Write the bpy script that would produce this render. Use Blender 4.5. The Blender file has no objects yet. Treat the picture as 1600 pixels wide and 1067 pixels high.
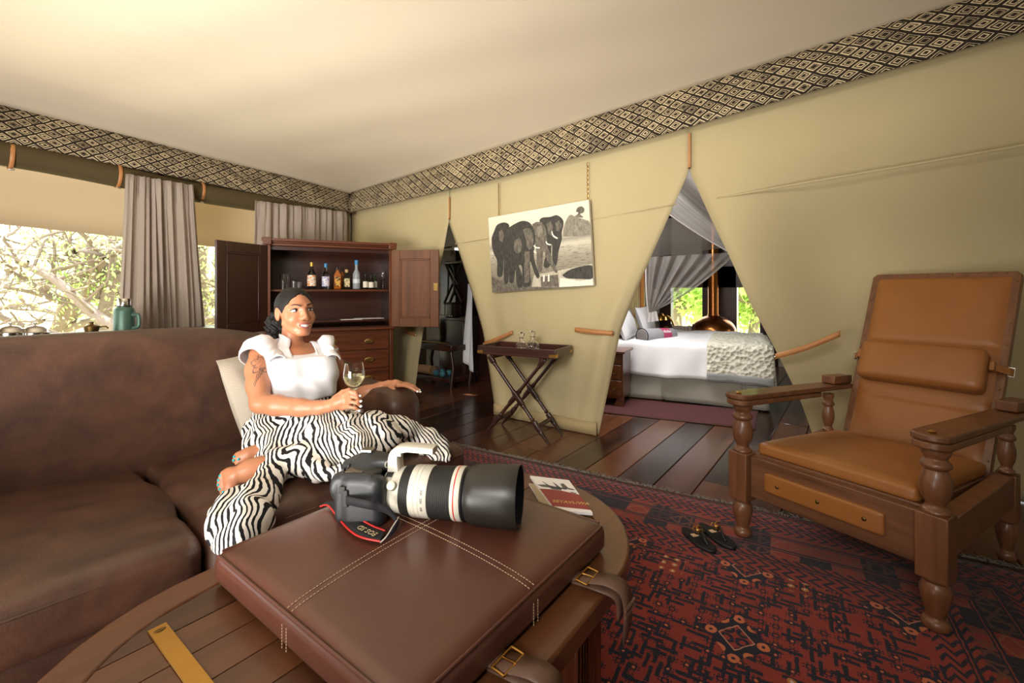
import bpy, math, random
import numpy as np
from mathutils import Vector, Matrix, Euler
random.seed(7); PI = math.pi
SC = bpy.context.scene
COL = SC.collection

# ---------------------------------------------------------------- camera
F_PX, HC, Y0 = 711.0, 1.15, 455.0                  # focal length in pixels (16 mm), eye height, horizon row
CA, SA = 0.8007, 0.5991                            # the camera looks along (CA, SA); room axes are the world axes
cam_d = bpy.data.cameras.new('camera'); cam = bpy.data.objects.new('camera', cam_d); COL.objects.link(cam)
cam_d.sensor_width = 36.0; cam_d.lens = F_PX*36/1600; cam_d.shift_y = -(533.5-Y0)/1600
cam_d.clip_start = 0.02; cam_d.clip_end = 200
cam.location = (0, 0, HC); cam.rotation_euler = (PI/2, 0, -math.atan2(CA, SA))
SC.camera = cam

# ---------------------------------------------------------------- light
w = bpy.data.worlds.new('world'); SC.world = w; w.use_nodes = True
bg = w.node_tree.nodes['Background']; bg.inputs['Color'].default_value = (0.93, 0.97, 1.0, 1); bg.inputs['Strength'].default_value = 4.2
def light(name, typ, loc, target, energy, color, **kw):
    d = bpy.data.lights.new(name, typ); o = bpy.data.objects.new(name, d); COL.objects.link(o)
    o.location = loc; o.rotation_euler = (Vector(target)-Vector(loc)).to_track_quat('-Z', 'Y').to_euler()
    d.energy = energy; d.color = color
    for k, v in kw.items(): setattr(d, k, v)
    return o
light('sun', 'SUN', (-3, 12, 17), (0, 0, 0), 15.0, (1.0, 0.97, 0.91), angle=0.02)
# unseen fill lamps added for the room: one bounced off the ceiling, one direct
light('bounce_fill_lamp', 'AREA', (-1.6, 1.5, 0.5), (1.9, 3.0, 2.6), 134, (1.0, 0.95, 0.90), shape='RECTANGLE', size=2.0, size_y=1.4, spread=1.9)
light('soft_fill_lamp', 'AREA', (-1.9, 0.0, 2.3), (3.3, 2.5, 1.1), 28, (1.0, 0.96, 0.90), shape='RECTANGLE', size=1.2, size_y=0.9, spread=1.3)
light('bedroom_fill_lamp', 'AREA', (4.1, 1.75, 2.3), (5.4, 1.3, 0.4), 62, (1.0, 0.98, 0.96), shape='SQUARE', size=0.9)  # unseen lamp added to brighten the bed and pillows
vs = SC.view_settings; vs.view_transform = 'Standard'; vs.look = 'None'; vs.exposure = 0.0; vs.gamma = 1.0; vs.use_curve_mapping = False

# ---------------------------------------------------------------- picture point -> world point
def Q(px, py, d):
    l = (px-800)/F_PX*d
    return Vector((CA*d+SA*l, SA*d-CA*l, HC-(py-Y0)/F_PX*d))
def onX(px, py, X): return Q(px, py, X/(CA+SA*(px-800)/F_PX))
def onY(px, py, Y): return Q(px, py, Y/(SA-CA*(px-800)/F_PX))
def onZ(px, py, z): return Q(px, py, (HC-z)*F_PX/(py-Y0))

# ---------------------------------------------------------------- materials
def lin(c): return c/12.92 if c <= 0.04045 else ((c+0.055)/1.055)**2.4
def rgb(r, g, b): return (lin(r/255), lin(g/255), lin(b/255), 1.0)
class E:
    def __init__(s, t, sock): s.t, s.s = t, sock
    def _o(s, op, b=None, c=None): return s.t.m(op, s, b, c)
    def __add__(s, b): return s._o('ADD', b)
    def __radd__(s, b): return s._o('ADD', b)
    def __sub__(s, b): return s._o('SUBTRACT', b)
    def __rsub__(s, b): return s.t.m('SUBTRACT', b, s)
    def __mul__(s, b): return s._o('MULTIPLY', b)
    def __rmul__(s, b): return s._o('MULTIPLY', b)
    def __truediv__(s, b): return s._o('DIVIDE', b)
    def lt(s, b): return s._o('LESS_THAN', b)
    def gt(s, b): return s._o('GREATER_THAN', b)
    def abs(s): return s._o('ABSOLUTE')
    def fr(s): return s._o('FRACT')
    def fl(s): return s._o('FLOOR')
    def max(s, b): return s._o('MAXIMUM', b)
    def min(s, b): return s._o('MINIMUM', b)
    def sin(s): return s._o('SINE')
    def ping(s, b): return s._o('PINGPONG', b)
    def sqrt(s): return s._o('SQRT')
    def band(s, a, b): return s.gt(a)*s.lt(b)
class T:
    def __init__(s, name):
        s.mat = bpy.data.materials.new(name); s.mat.use_nodes = True
        s.nt = s.mat.node_tree; s.b = s.nt.nodes['Principled BSDF']; s.out = s.nt.nodes['Material Output']
    def n(s, typ, **ins):
        nd = s.nt.nodes.new(typ)
        for k, v in ins.items():
            if k.startswith('p_'): setattr(nd, k[2:], v)
            else: s.set(nd.inputs[k.replace('_', ' ')], v)
        return nd
    def set(s, sock, v):
        if v is None: return
        if isinstance(v, E): s.nt.links.new(v.s, sock)
        elif isinstance(v, bpy.types.NodeSocket): s.nt.links.new(v, sock)
        else: sock.default_value = v
    def m(s, op, a, b=None, c=None):
        nd = s.nt.nodes.new('ShaderNodeMath'); nd.operation = op
        for i, v in enumerate((a, b, c)): s.set(nd.inputs[i], v)
        return E(s, nd.outputs[0])
    def mix(s, f, a, b):
        nd = s.nt.nodes.new('ShaderNodeMix'); nd.data_type = 'RGBA'
        s.set(nd.inputs[0], f); s.set(nd.inputs[6], a); s.set(nd.inputs[7], b)
        return E(s, nd.outputs[2])
    def co(s, kind='Object'): return E(s, s.n('ShaderNodeTexCoord').outputs[kind])
    def xyz(s, v):
        nd = s.n('ShaderNodeSeparateXYZ', Vector=v); return [E(s, o) for o in nd.outputs]
    def vec(s, x, y, z=0.0):
        nd = s.n('ShaderNodeCombineXYZ', X=x, Y=y, Z=z); return E(s, nd.outputs[0])
    def scale(s, v, sc):
        return E(s, s.n('ShaderNodeMapping', Vector=v, Scale=sc).outputs[0])
    def noise(s, v, sc, det=3.0, rough=0.55, dist=0.0):
        return E(s, s.n('ShaderNodeTexNoise', Vector=v, Scale=sc, Detail=det, Roughness=rough, Distortion=dist).outputs[0])
    def white(s, v): return E(s, s.n('ShaderNodeTexWhiteNoise', Vector=v).outputs[0])
    def ramp(s, f, stops):
        nd = s.n('ShaderNodeValToRGB', Fac=f); cr = nd.color_ramp
        while len(cr.elements) < len(stops): cr.elements.new(0.5)
        for e, (p, c) in zip(cr.elements, stops): e.position = p; e.color = c
        return E(s, nd.outputs[0])
    def rand(s): return E(s, s.n('ShaderNodeObjectInfo').outputs['Random'])
    def bump(s, h, strength, dist=0.01):
        s.set(s.b.inputs['Normal'], s.n('ShaderNodeBump', Height=h, Strength=strength, Distance=dist).outputs[0])
    def done(s, color=None, rough=0.5, metal=0.0, **kw):
        s.set(s.b.inputs['Base Color'], color); s.set(s.b.inputs['Roughness'], rough); s.set(s.b.inputs['Metallic'], metal)
        for k, v in kw.items(): s.set(s.b.inputs[k.replace('_', ' ')], v)
        return s.mat
def plain(name, c, rough=0.5, metal=0.0, var=0.12, nsc=30.0, bump=0.0, **kw):
    t = T(name); v = t.co(); n = t.noise(v, nsc, 4)
    c = rgb(*c); lo = tuple(x*(1-var) for x in c[:3])+(1,); hi = tuple(min(1, x*(1+var)) for x in c[:3])+(1,)
    if bump: t.bump(n, bump, 0.004)
    return t.done(t.mix(n, lo, hi), rough, metal, **kw)
def wood(name, dark, light, axis=0, freq=14.0, rough=0.35, coat=0.0, rnd=0.35, bump=0.08):
    t = T(name); v = t.co(); sc = [freq, freq, freq]; sc[axis] = freq*0.07
    r = t.rand(); x, y, z = t.xyz(t.scale(v, sc)); p = t.vec(x+r*37.0, y+r*11.0, z+r*23.0)
    g = t.noise(p, 1.0, 6, 0.62, 1.2); f = t.noise(p, 5.0, 3, 0.6, 0.3)
    k = g*0.75+f*0.25+(r-0.5)*rnd
    c = t.ramp(k, [(0.28, rgb(*dark)), (0.72, rgb(*light))])
    if bump: t.bump(f, bump, 0.004)
    return t.done(c, rough, 0, Coat_Weight=coat, Coat_Roughness=0.15)
def leather(name, c1, c2, rough=0.42, nsc=4.0, grain=180.0, bump=0.12, spec=0.5, wr=0.0):
    t = T(name); v = t.co()
    n = t.noise(v, nsc, 6, 0.62, 0.4); g = t.noise(v, grain, 2); w2 = t.noise(v, 9.0, 3, 0.5)
    c = t.ramp(n, [(0.16, rgb(*c1)), (0.84, rgb(*c2))])
    t.bump(g+w2*wr, bump, 0.003)
    return t.done(c, rough, 0, Specular_IOR_Level=spec)
def fabric(name, c, weave=900.0, rough=0.9, var=0.1, bump=0.15, soft=0.0, trans=None):
    t = T(name); v = t.co(); n = t.noise(v, 3.0, 4); x, y, z = t.xyz(t.scale(v, (weave,)*3))
    wv = (x+y*0.6).sin()*(z+y*0.8).sin(); c = rgb(*c)
    lo = tuple(k*(1-var) for k in c[:3])+(1,); hi = tuple(min(1, k*(1+var)) for k in c[:3])+(1,)
    t.bump(wv*0.5+t.noise(v, 40.0, 3), bump, 0.002)
    t.done(t.mix(n, lo, hi), rough, 0, Specular_IOR_Level=0.2, Sheen_Weight=soft)
    if trans:
        tr = t.n('ShaderNodeBsdfTranslucent', Color=rgb(*trans[0]))
        mx = t.n('ShaderNodeMixShader', Fac=trans[1]); t.nt.links.new(t.b.outputs[0], mx.inputs[1]); t.nt.links.new(tr.outputs[0], mx.inputs[2])
        t.nt.links.new(mx.outputs[0], t.out.inputs[0])
    return t.mat
def glass(name, c=(255, 255, 255), rough=0.0, ior=1.45):
    t = T(name); return t.done(rgb(*c), rough, 0, Transmission_Weight=1.0, IOR=ior)

# ---------------------------------------------------------------- mesh builder
def basis(z, up=(0, 0, 1)):
    z = Vector(z).normalized(); u = Vector(up)
    if abs(z.dot(u)) > 0.98: u = Vector((1, 0, 0))
    x = u.cross(z).normalized(); y = z.cross(x)
    return Matrix((x, y, z)).transposed()
class MB:
    def __init__(s): s.v, s.f, s.uv, s.sm = [], [], {}, []
    def add(s, vs_, fs, M=None, uvs=None):
        b = len(s.v)
        for p in vs_: s.v.append(tuple(M @ Vector(p)) if M is not None else tuple(p))
        for i, f in enumerate(fs):
            if uvs: s.uv[len(s.f)] = [uvs[k] for k in f]
            s.f.append(tuple(b+k for k in f))
        return s
    def box(s, c, size, M=None, rot=None):
        x, y, z = (k/2 for k in size); R = rot.to_matrix() if rot is not None else Matrix.Identity(3)
        vs_ = [Vector(c)+R @ Vector((a*x, b*y, d*z)) for d in (-1, 1) for b in (-1, 1) for a in (-1, 1)]
        return s.add(vs_, [(0, 2, 3, 1), (4, 5, 7, 6), (0, 1, 5, 4), (2, 6, 7, 3), (0, 4, 6, 2), (1, 3, 7, 5)], M)
    def tube(s, pts, r, seg=10, caps=True, flat=1.0, up=(0, 0, 1), M=None):
        pts = [Vector(p) for p in pts]; n = len(pts); rs = r if isinstance(r, (list, tuple)) else [r]*n
        vs_, fs = [], []; X = None
        for i, p in enumerate(pts):
            d = (pts[min(i+1, n-1)]-pts[max(i-1, 0)]).normalized()
            if X is None: X = basis(d, up).col[0]
            X = (X-d*X.dot(d)).normalized(); Y = d.cross(X)
            for k in range(seg):
                a = 2*PI*k/seg; vs_.append(p+X*math.cos(a)*rs[i]+Y*math.sin(a)*rs[i]*flat)
        for i in range(n-1):
            for k in range(seg):
                a, b = i*seg+k, i*seg+(k+1) % seg; fs.append((a, b, b+seg, a+seg))
        if caps: fs.append(tuple(range(seg-1, -1, -1))); fs.append(tuple((n-1)*seg+k for k in range(seg)))
        return s.add(vs_, fs, M)
    def lathe(s, prof, c=(0, 0, 0), axis=(0, 0, 1), seg=20, M=None, caps=True):
        B = basis(axis) if tuple(axis) != (0, 0, 1) else Matrix.Identity(3); c = Vector(c); vs_, fs = [], []
        for r, z in prof:
            for k in range(seg):
                a = 2*PI*k/seg; vs_.append(c+B @ Vector((r*math.cos(a), r*math.sin(a), z)))
        for i in range(len(prof)-1):
            for k in range(seg):
                a, b = i*seg+k, i*seg+(k+1) % seg; fs.append((a, b, b+seg, a+seg))
        if caps: fs.append(tuple(range(seg-1, -1, -1))); fs.append(tuple((len(prof)-1)*seg+k for k in range(seg)))
        return s.add(vs_, fs, M)
    def ext(s, out, z0, z1, M=None):
        n = len(out); vs_ = [(x, y, z0) for x, y in out]+[(x, y, z1) for x, y in out]
        return s.add(vs_, [tuple(range(n-1, -1, -1)), tuple(range(n, 2*n))]+[(i, (i+1) % n, n+(i+1) % n, n+i) for i in range(n)], M)
    def ell(s, c, r, M=None, seg=16, rings=10, rot=None):
        R = rot.to_matrix() if rot is not None else Matrix.Identity(3); vs_, fs = [], []
        for i in range(1, rings):
            th = PI*i/rings
            for k in range(seg):
                a = 2*PI*k/seg
                vs_.append(Vector(c)+R @ Vector((r[0]*math.sin(th)*math.cos(a), r[1]*math.sin(th)*math.sin(a), r[2]*math.cos(th))))
        t, b = len(vs_), len(vs_)+1; vs_ += [Vector(c)+R @ Vector((0, 0, r[2])), Vector(c)-R @ Vector((0, 0, r[2]))]
        for i in range(rings-2):
            for k in range(seg):
                p, q = i*seg+k, i*seg+(k+1) % seg; fs.append((p, p+seg, q+seg, q))
        for k in range(seg): fs.append((t, k, (k+1) % seg)); fs.append((b, (rings-2)*seg+(k+1) % seg, (rings-2)*seg+k))
        return s.add(vs_, fs, M)
    def grid(s, fn, nu, nv, M=None, uv=None, flip=False):
        vs_, uvs, fs = [], [], []
        for j in range(nv+1):
            for i in range(nu+1):
                u, v = i/nu, j/nv; vs_.append(fn(u, v)); uvs.append(uv(u, v) if uv else (u, v))
        for j in range(nv):
            for i in range(nu):
                a = j*(nu+1)+i; q = (a, a+1, a+nu+2, a+nu+1); fs.append(q[::-1] if flip else q)
        return s.add(vs_, fs, M, uvs)
    def pad(s, size, r=0.03, crown=0.0, n=12, M=None, ctr=(0, 0, 0), bottom=0.0, wob=0.0, sd=0):
        hx, hy, hz = (k/2 for k in size); rng = random.Random(sd); ph = [rng.uniform(0, 6) for _ in range(6)]
        key, vs_, fs = {}, [], []
        def pt(p):
            k = tuple(round(c, 5) for c in p)
            if k in key: return key[k]
            q = Vector((p[0]*hx, p[1]*hy, p[2]*hz)); inner = Vector((max(-hx+r, min(hx-r, q.x)), max(-hy+r, min(hy-r, q.y)), max(-hz+r, min(hz-r, q.z))))
            dv = q-inner
            if dv.length > 1e-9: q = inner+dv.normalized()*r
            cr = (1-p[0]**2)*(1-p[1]**2)
            q.z += (crown if p[2] > 0 else -bottom)*(cr**0.6)*abs(p[2])
            if wob: q += Vector((math.sin(5*p[1]+ph[0]+3*p[2]), math.sin(5*p[0]+ph[1]+3*p[2]), math.sin(4*p[0]+3*p[1]+ph[2])))*wob
            key[k] = len(vs_); vs_.append(q+Vector(ctr)); return key[k]
        def mp(t): # denser sampling close to the edges
            return math.sin(t*PI/2)*0.5+t*0.5
        for ax in range(3):
            for sg in (-1, 1):
                for i in range(n):
                    for j in range(n):
                        quad = []
                        for a, b in ((i, j), (i+1, j), (i+1, j+1), (i, j+1)):
                            p = [0, 0, 0]; p[ax] = sg; p[(ax+1) % 3] = mp(2*a/n-1); p[(ax+2) % 3] = mp(2*b/n-1); quad.append(pt(p))
                        fs.append(tuple(quad if sg > 0 else quad[::-1]))
        return s.add(vs_, fs, M)
    def build(s, name, mat, parent=None, smooth=40, bevel=0, seg=2, sub=0, solid=0, world=False, off=0.0):
        me = bpy.data.meshes.new(name); V = s.v
        if world and parent is not None:
            inv = wm(parent).inverted(); V = [tuple(inv @ Vector(p)) for p in V]
        me.from_pydata(V, [], s.f); me.validate(); me.materials.append(mat)
        if s.uv:
            ul = me.uv_layers.new(name='UVMap')
            for p in me.polygons:
                q = s.uv.get(p.index)
                if q:
                    for k, li in enumerate(p.loop_indices): ul.data[li].uv = q[k]
        if smooth:
            me.shade_smooth()
            if smooth < 180: me.set_sharp_from_angle(angle=math.radians(smooth))
        o = bpy.data.objects.new(name, me); COL.objects.link(o); o.parent = parent
        if solid: md = o.modifiers.new('s', 'SOLIDIFY'); md.thickness = solid; md.offset = off
        if bevel: md = o.modifiers.new('b', 'BEVEL'); md.width = bevel; md.segments = seg; md.limit_method = 'ANGLE'; md.angle_limit = 0.6
        if sub: md = o.modifiers.new('u', 'SUBSURF'); md.levels = sub; md.render_levels = sub
        return o
def wm(o):
    M = Matrix.Translation(o.location) @ o.rotation_euler.to_matrix().to_4x4()
    return wm(o.parent) @ M if o.parent else M
def tag(o, label=None, cat=None, group=None, kind=None):
    if label: o['label'] = label
    if cat: o['category'] = cat
    if group: o['group'] = group
    if kind: o['kind'] = kind
    return o
def thing(name, label, cat, loc=(0, 0, 0), rz=0.0, group=None):
    o = bpy.data.objects.new(name, None); COL.objects.link(o); o.empty_display_size = 0.05
    o.location = loc; o.rotation_euler = (0, 0, rz); return tag(o, label, cat, group)
def st(o): o['kind'] = 'structure'; return o
def frame(o, x, y, z=None):  # matrix from an origin and x, y axes
    x = Vector(x).normalized(); z = x.cross(Vector(y)).normalized(); y = z.cross(x)
    M = Matrix((x, y, z)).transposed().to_4x4(); M.translation = Vector(o); return M
def bez(pts, n=24):  # smooth curve through the points
    P = [Vector(p) for p in pts]; out = []
    for i in range(len(P)-1):
        a, b, c, d = P[max(i-1, 0)], P[i], P[i+1], P[min(i+2, len(P)-1)]; m = max(2, n//(len(P)-1))
        for k in range(m):
            t = k/m; out.append(0.5*((2*b)+(c-a)*t+(2*a-5*b+4*c-d)*t*t+(3*b-3*c+d-a)*t**3))
    out.append(P[-1]); return out
def hsh(*a): return (math.sin(sum(x*k for x, k in zip(a, (12.9898, 78.233, 37.719))))*43758.5453) % 1.0

# ---------------------------------------------------------------- signed-distance sculpting (surface nets)
class SDF:
    def __init__(s, lo, hi, h):
        s.h = h; s.lo = np.array(lo, float); n = np.ceil((np.array(hi)-s.lo)/h).astype(int)+1
        s.n = n; s.D = np.full(n, 9.0, np.float32)
    def region(s, lo, hi, pad):
        a = np.clip(np.floor((np.array(lo)-pad-s.lo)/s.h).astype(int), 0, s.n-1); b = np.clip(np.ceil((np.array(hi)+pad-s.lo)/s.h).astype(int)+1, 1, s.n)
        sl = tuple(slice(i, max(j, i+1)) for i, j in zip(a, b))
        g = [s.lo[k]+s.h*np.arange(sl[k].start, sl[k].stop, dtype=np.float32) for k in range(3)]
        return sl, np.stack(np.meshgrid(*g, indexing='ij'), -1).astype(np.float32)
    def put(s, sl, d, k, op='+'):
        A = s.D[sl]; d = d.astype(np.float32)
        if op == '-': A2 = -A; B = d
        else: A2 = A; B = d
        if k > 0:
            hh = np.clip(0.5+0.5*(B-A2)/k, 0, 1); R = B*(1-hh)+A2*hh-k*hh*(1-hh)
        else: R = np.minimum(A2, B)
        s.D[sl] = -R if op == '-' else R
    def cone(s, a, b, ra, rb, k=0.01, op='+', flat=None):
        a, b = np.array(a, float), np.array(b, float); R = max(ra, rb)
        sl, P = s.region(np.minimum(a, b)-R, np.maximum(a, b)+R, k+0.02)
        pa = P-a; ba = b-a; L2 = max((ba**2).sum(), 1e-12); t = np.clip((pa@ba)/L2, 0, 1)
        q = pa-t[..., None]*ba
        if flat is not None:  # (axis, factor): squash across an axis
            ax = np.array(flat[0], float); ax /= np.linalg.norm(ax); c = q@ax; q = q+(c*(1/flat[1]-1))[..., None]*ax
        d = np.sqrt((q**2).sum(-1))-(ra+(rb-ra)*t)
        if flat is not None: d *= min(1, flat[1])
        s.put(sl, d, k, op)
    def ell(s, c, r, k=0.01, op='+', M=None):
        c = np.array(c, float); r = np.array(r, float); R = r.max()
        sl, P = s.region(c-R, c+R, k+0.02); q = P-c
        if M is not None: q = q@np.array(M, float)
        k0 = np.sqrt(((q/r)**2).sum(-1)); k1 = np.sqrt(((q/r**2)**2).sum(-1))+1e-9
        s.put(sl, np.where(k0 < 1e-3, -r.min(), k0*(k0-1)/k1), k, op)
    def chain(s, pts, rs, k=0.01, op='+', flat=None):
        for i in range(len(pts)-1): s.cone(pts[i], pts[i+1], rs[i], rs[i+1], k, op, flat)
    def allP(s): return s.region(s.lo, s.lo+s.h*s.n, 0)
    def mesh(s):
        D = s.D; I = D < 0; n = s.n
        cnt = np.zeros(n-1, np.int8); C = [(i, j, k) for i in (0, 1) for j in (0, 1) for k in (0, 1)]
        for i, j, k in C: cnt += I[i:n[0]-1+i, j:n[1]-1+j, k:n[2]-1+k]
        idx = np.argwhere((cnt > 0) & (cnt < 8)); vals = np.stack([D[idx[:, 0]+i, idx[:, 1]+j, idx[:, 2]+k] for i, j, k in C], 1)
        pos = np.zeros((len(idx), 3)); m = np.zeros(len(idx))
        for a in range(8):
            for b in range(a+1, 8):
                ca, cb = np.array(C[a]), np.array(C[b])
                if np.abs(ca-cb).sum() != 1: continue
                va, vb = vals[:, a], vals[:, b]; cr = (va < 0) != (vb < 0)
                t = np.where(cr, va/np.where(cr, va-vb, 1), 0)
                pos += np.where(cr[:, None], ca+(cb-ca)*t[:, None], 0); m += cr
        V = s.lo+s.h*(idx+pos/m[:, None]); vid = np.full(n-1, -1, np.int32); vid[tuple(idx.T)] = np.arange(len(idx))
        F = []
        for ax in range(3):
            sa = [slice(None)]*3; sb = [slice(None)]*3; sa[ax] = slice(0, -1); sb[ax] = slice(1, None)
            A, B = I[tuple(sa)], I[tuple(sb)]; e = np.argwhere(A != B); u, v = (ax+1) % 3, (ax+2) % 3
            e = e[(e[:, u] > 0) & (e[:, v] > 0) & (e[:, u] < n[u]-1) & (e[:, v] < n[v]-1)]
            ins = A[tuple(e.T)]; q = []
            for du, dv in ((1, 1), (0, 1), (0, 0), (1, 0)):
                c = e.copy(); c[:, u] -= du; c[:, v] -= dv; q.append(vid[tuple(c.T)])
            q = np.stack(q, 1); q[~ins] = q[~ins][:, ::-1]; F.append(q)
        return V, np.concatenate(F)
def sdf_build(s, name, mat, parent, conv=None, smooth_it=0):
    V, Fq = s.mesh()
    for _ in range(smooth_it):
        S = np.zeros_like(V); c = np.zeros(len(V))
        for a in range(4):
            for b in ((a+1) % 4, (a+3) % 4): np.add.at(S, Fq[:, a], V[Fq[:, b]]); np.add.at(c, Fq[:, a], 1)
        V = 0.4*V+0.6*S/np.maximum(c, 1)[:, None]
    if conv is not None: V = conv(V)
    inv = np.array(wm(parent).inverted()); V = V@inv[:3, :3].T+inv[:3, 3]
    me = bpy.data.meshes.new(name); me.from_pydata(V.tolist(), [], Fq.tolist()); me.materials.append(mat); me.shade_smooth()
    o = bpy.data.objects.new(name, me); COL.objects.link(o); o.parent = parent; return o
def camconv(V):  # (right, depth, up) -> world
    return np.stack([CA*V[:, 1]+SA*V[:, 0], SA*V[:, 1]-CA*V[:, 0], V[:, 2]], 1)
def Qc(px, py, d): return np.array([(px-800)/F_PX*d, d, HC-(py-Y0)/F_PX*d])
def sdf_box(s, c, hs, r, k=0.01, op='+'):
    c = np.array(c, float); hs = np.array(hs, float)
    sl, P = s.region(c-hs, c+hs, k+0.03); q = np.abs(P-c)-(hs-r)
    d = np.sqrt((np.maximum(q, 0)**2).sum(-1))+np.minimum(q.max(-1), 0)-r; s.put(sl, d, k, op)
def loft(mb, loops, M=None, caps=True):
    n = len(loops[0]); vs_ = [p for l in loops for p in l]; fs = []
    for i in range(len(loops)-1):
        for k in range(n): a, b = i*n+k, i*n+(k+1) % n; fs.append((a, b, b+n, a+n))
    if caps: fs.append(tuple(range(n-1, -1, -1))); fs.append(tuple((len(loops)-1)*n+k for k in range(n)))
    return mb.add(vs_, fs, M)

# ================================================================ shared materials
M = {}
M['canvas'] = fabric('canvas', (184, 169, 130), 700, 0.88, 0.05, 0.12)
M['canvas_hem'] = fabric('canvas_hem', (172, 152, 112), 700, 0.88, 0.06, 0.12)
M['ceiling'] = fabric('ceiling_cloth', (214, 200, 176), 500, 0.9, 0.03, 0.08)
M['grey_canvas'] = fabric('grey_canvas', (172, 166, 152), 700, 0.9, 0.05, 0.1)
M['blind'] = fabric('olive_blind', (82, 70, 46), 600, 0.9, 0.1, 0.15)
M['awning'] = fabric('awning_cloth', (206, 194, 170), 500, 0.9, 0.04, 0.05, trans=((190, 172, 144), 0.32))
M['curtain'] = fabric('curtain_cloth', (176, 162, 150), 900, 0.92, 0.06, 0.1, trans=((190, 172, 158), 0.25))
M['floor'] = wood('floor_wood', (40, 21, 13), (104, 62, 40), 0, 9.0, 0.27, 0.25, 0.55, 0.1)
M['mahogany'] = wood('mahogany', (58, 24, 12), (112, 58, 30), 2, 12.0, 0.33, 0.3, 0.12)
M['mahogany_x'] = wood('mahogany_x', (60, 26, 13), (118, 62, 32), 0, 12.0, 0.33, 0.3, 0.12)
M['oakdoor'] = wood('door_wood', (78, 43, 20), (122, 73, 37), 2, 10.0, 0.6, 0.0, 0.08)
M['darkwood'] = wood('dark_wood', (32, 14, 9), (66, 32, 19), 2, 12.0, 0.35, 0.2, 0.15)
M['darkwood_x'] = wood('dark_wood_x', (38, 17, 11), (74, 36, 22), 0, 12.0, 0.32, 0.3, 0.15)
M['tablewood'] = wood('table_wood', (52, 28, 15), (98, 58, 34), 0, 11.0, 0.3, 0.2, 0.35)
M['chairwood'] = wood('chair_wood', (78, 48, 30), (136, 92, 62), 0, 13.0, 0.38, 0.12, 0.12)
M['chairwood_z'] = wood('chair_wood_z', (78, 47, 29), (134, 88, 58), 2, 13.0, 0.36, 0.15, 0.12)
M['pine'] = wood('pine', (150, 92, 44), (204, 142, 78), 2, 10.0, 0.45, 0.0, 0.1)
M['sofa'] = leather('sofa_leather', (32, 20, 15), (92, 60, 44), 0.42, 8.0, 160.0, 0.16, 0.5, 0.5)
M['ottoman'] = leather('ottoman_leather', (68, 37, 29), (100, 59, 45), 0.3, 3.0, 240.0, 0.06, 0.6, 0.4)
M['tan'] = leather('tan_leather', (140, 88, 40), (164, 106, 54), 0.4, 3.0, 220.0, 0.06, 0.5, 0.4)
M['strap'] = leather('strap_leather', (82, 56, 44), (112, 82, 66), 0.45, 20.0, 300.0, 0.15)
M['tieleather'] = leather('tie_leather', (160, 104, 56), (192, 134, 80), 0.5, 10.0, 200.0, 0.1)
M['brass'] = plain('brass', (196, 150, 76), 0.28, 1.0, 0.12, 14)
M['oldbrass'] = plain('aged_brass', (122, 98, 56), 0.45, 1.0, 0.25, 40)
M['copper'] = plain('copper', (176, 112, 62), 0.25, 1.0, 0.15, 8)
M['steel'] = plain('steel', (210, 208, 204), 0.18, 1.0, 0.03)
M['white'] = fabric('white_linen', (224, 223, 226), 900, 0.9, 0.02, 0.1)
M['black'] = plain('black', (20, 20, 21), 0.45)
M['thread'] = plain('thread', (186, 158, 128), 0.8)
M['glass'] = glass('clear_glass')
M['cream'] = fabric('cream_linen', (178, 168, 152), 500, 0.95, 0.06, 0.35)

# printed diamonds of the eaves band: nested squares on a 45 degree lattice, uneven and hand drawn
def trim_material():
    t = T('diamond_print'); x, y, _ = t.xyz(t.co('UV')); v = t.vec(x, y)
    wx = (t.noise(v, 5.0, 2)-0.5)*0.020; wy = (t.noise(t.vec(x+5.0, y), 7.0, 2)-0.5)*0.016
    c = 0.066; p = (x*0.62+wx+y+wy)/c; q = (x*0.62+wx-y-wy)/c
    ip, iq = p.fl(), q.fl(); r = t.white(t.vec(ip, iq)); r_ = t.white(t.vec(iq, ip, 2.0)); blk = t.white(t.vec((p/3.0).fl(), (q/2.0).fl(), 3.0))
    fp, fq = (p.fr()-0.5).abs(), (q.fr()-0.5).abs()
    a = fp.max(fq)+(t.noise(v, 45.0, 2)-0.5)*0.07
    core = a.lt(0.12+r*0.07); ring = a.band(0.215, 0.285+r_*0.05); edge = a.gt(0.415-blk*0.035)
    bar = (fp.gt(0.36)*p.fr().gt(0.5)*r_.gt(0.66)).max(fq.gt(0.36)*q.fr().gt(0.5)*r.gt(0.72))
    dark = core.max(ring).max(edge).max(bar)
    grey = r.band(0.35, 0.50)*a.lt(0.23)
    n = t.noise(v, 120.0, 2)
    light = t.mix(grey*0.6, t.mix(n, rgb(176, 156, 118), rgb(230, 212, 174)), rgb(120, 104, 80))
    return t.done(t.mix(dark, light, t.mix(n, rgb(20, 16, 14), rgb(60, 50, 42))), 0.9, Specular_IOR_Level=0.2)
M['trim'] = trim_material()

# ================================================================ the setting
XW, YW = 3.3, 4.94                                   # wall with the openings, wall with the windows
def top_l(X): return 2.33+0.052*(XW-X)              # eaves band along the window wall
def bot_l(X): return 2.085+0.042*(XW-X)
def top_r(Y): return 2.33+0.055*(YW-Y)              # and along the wall with the openings
def bot_r(Y): return 2.085+0.0535*(YW-Y)-0.05*math.sin(PI*min(1, max(0, (YW-Y)/5.6)))

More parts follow.
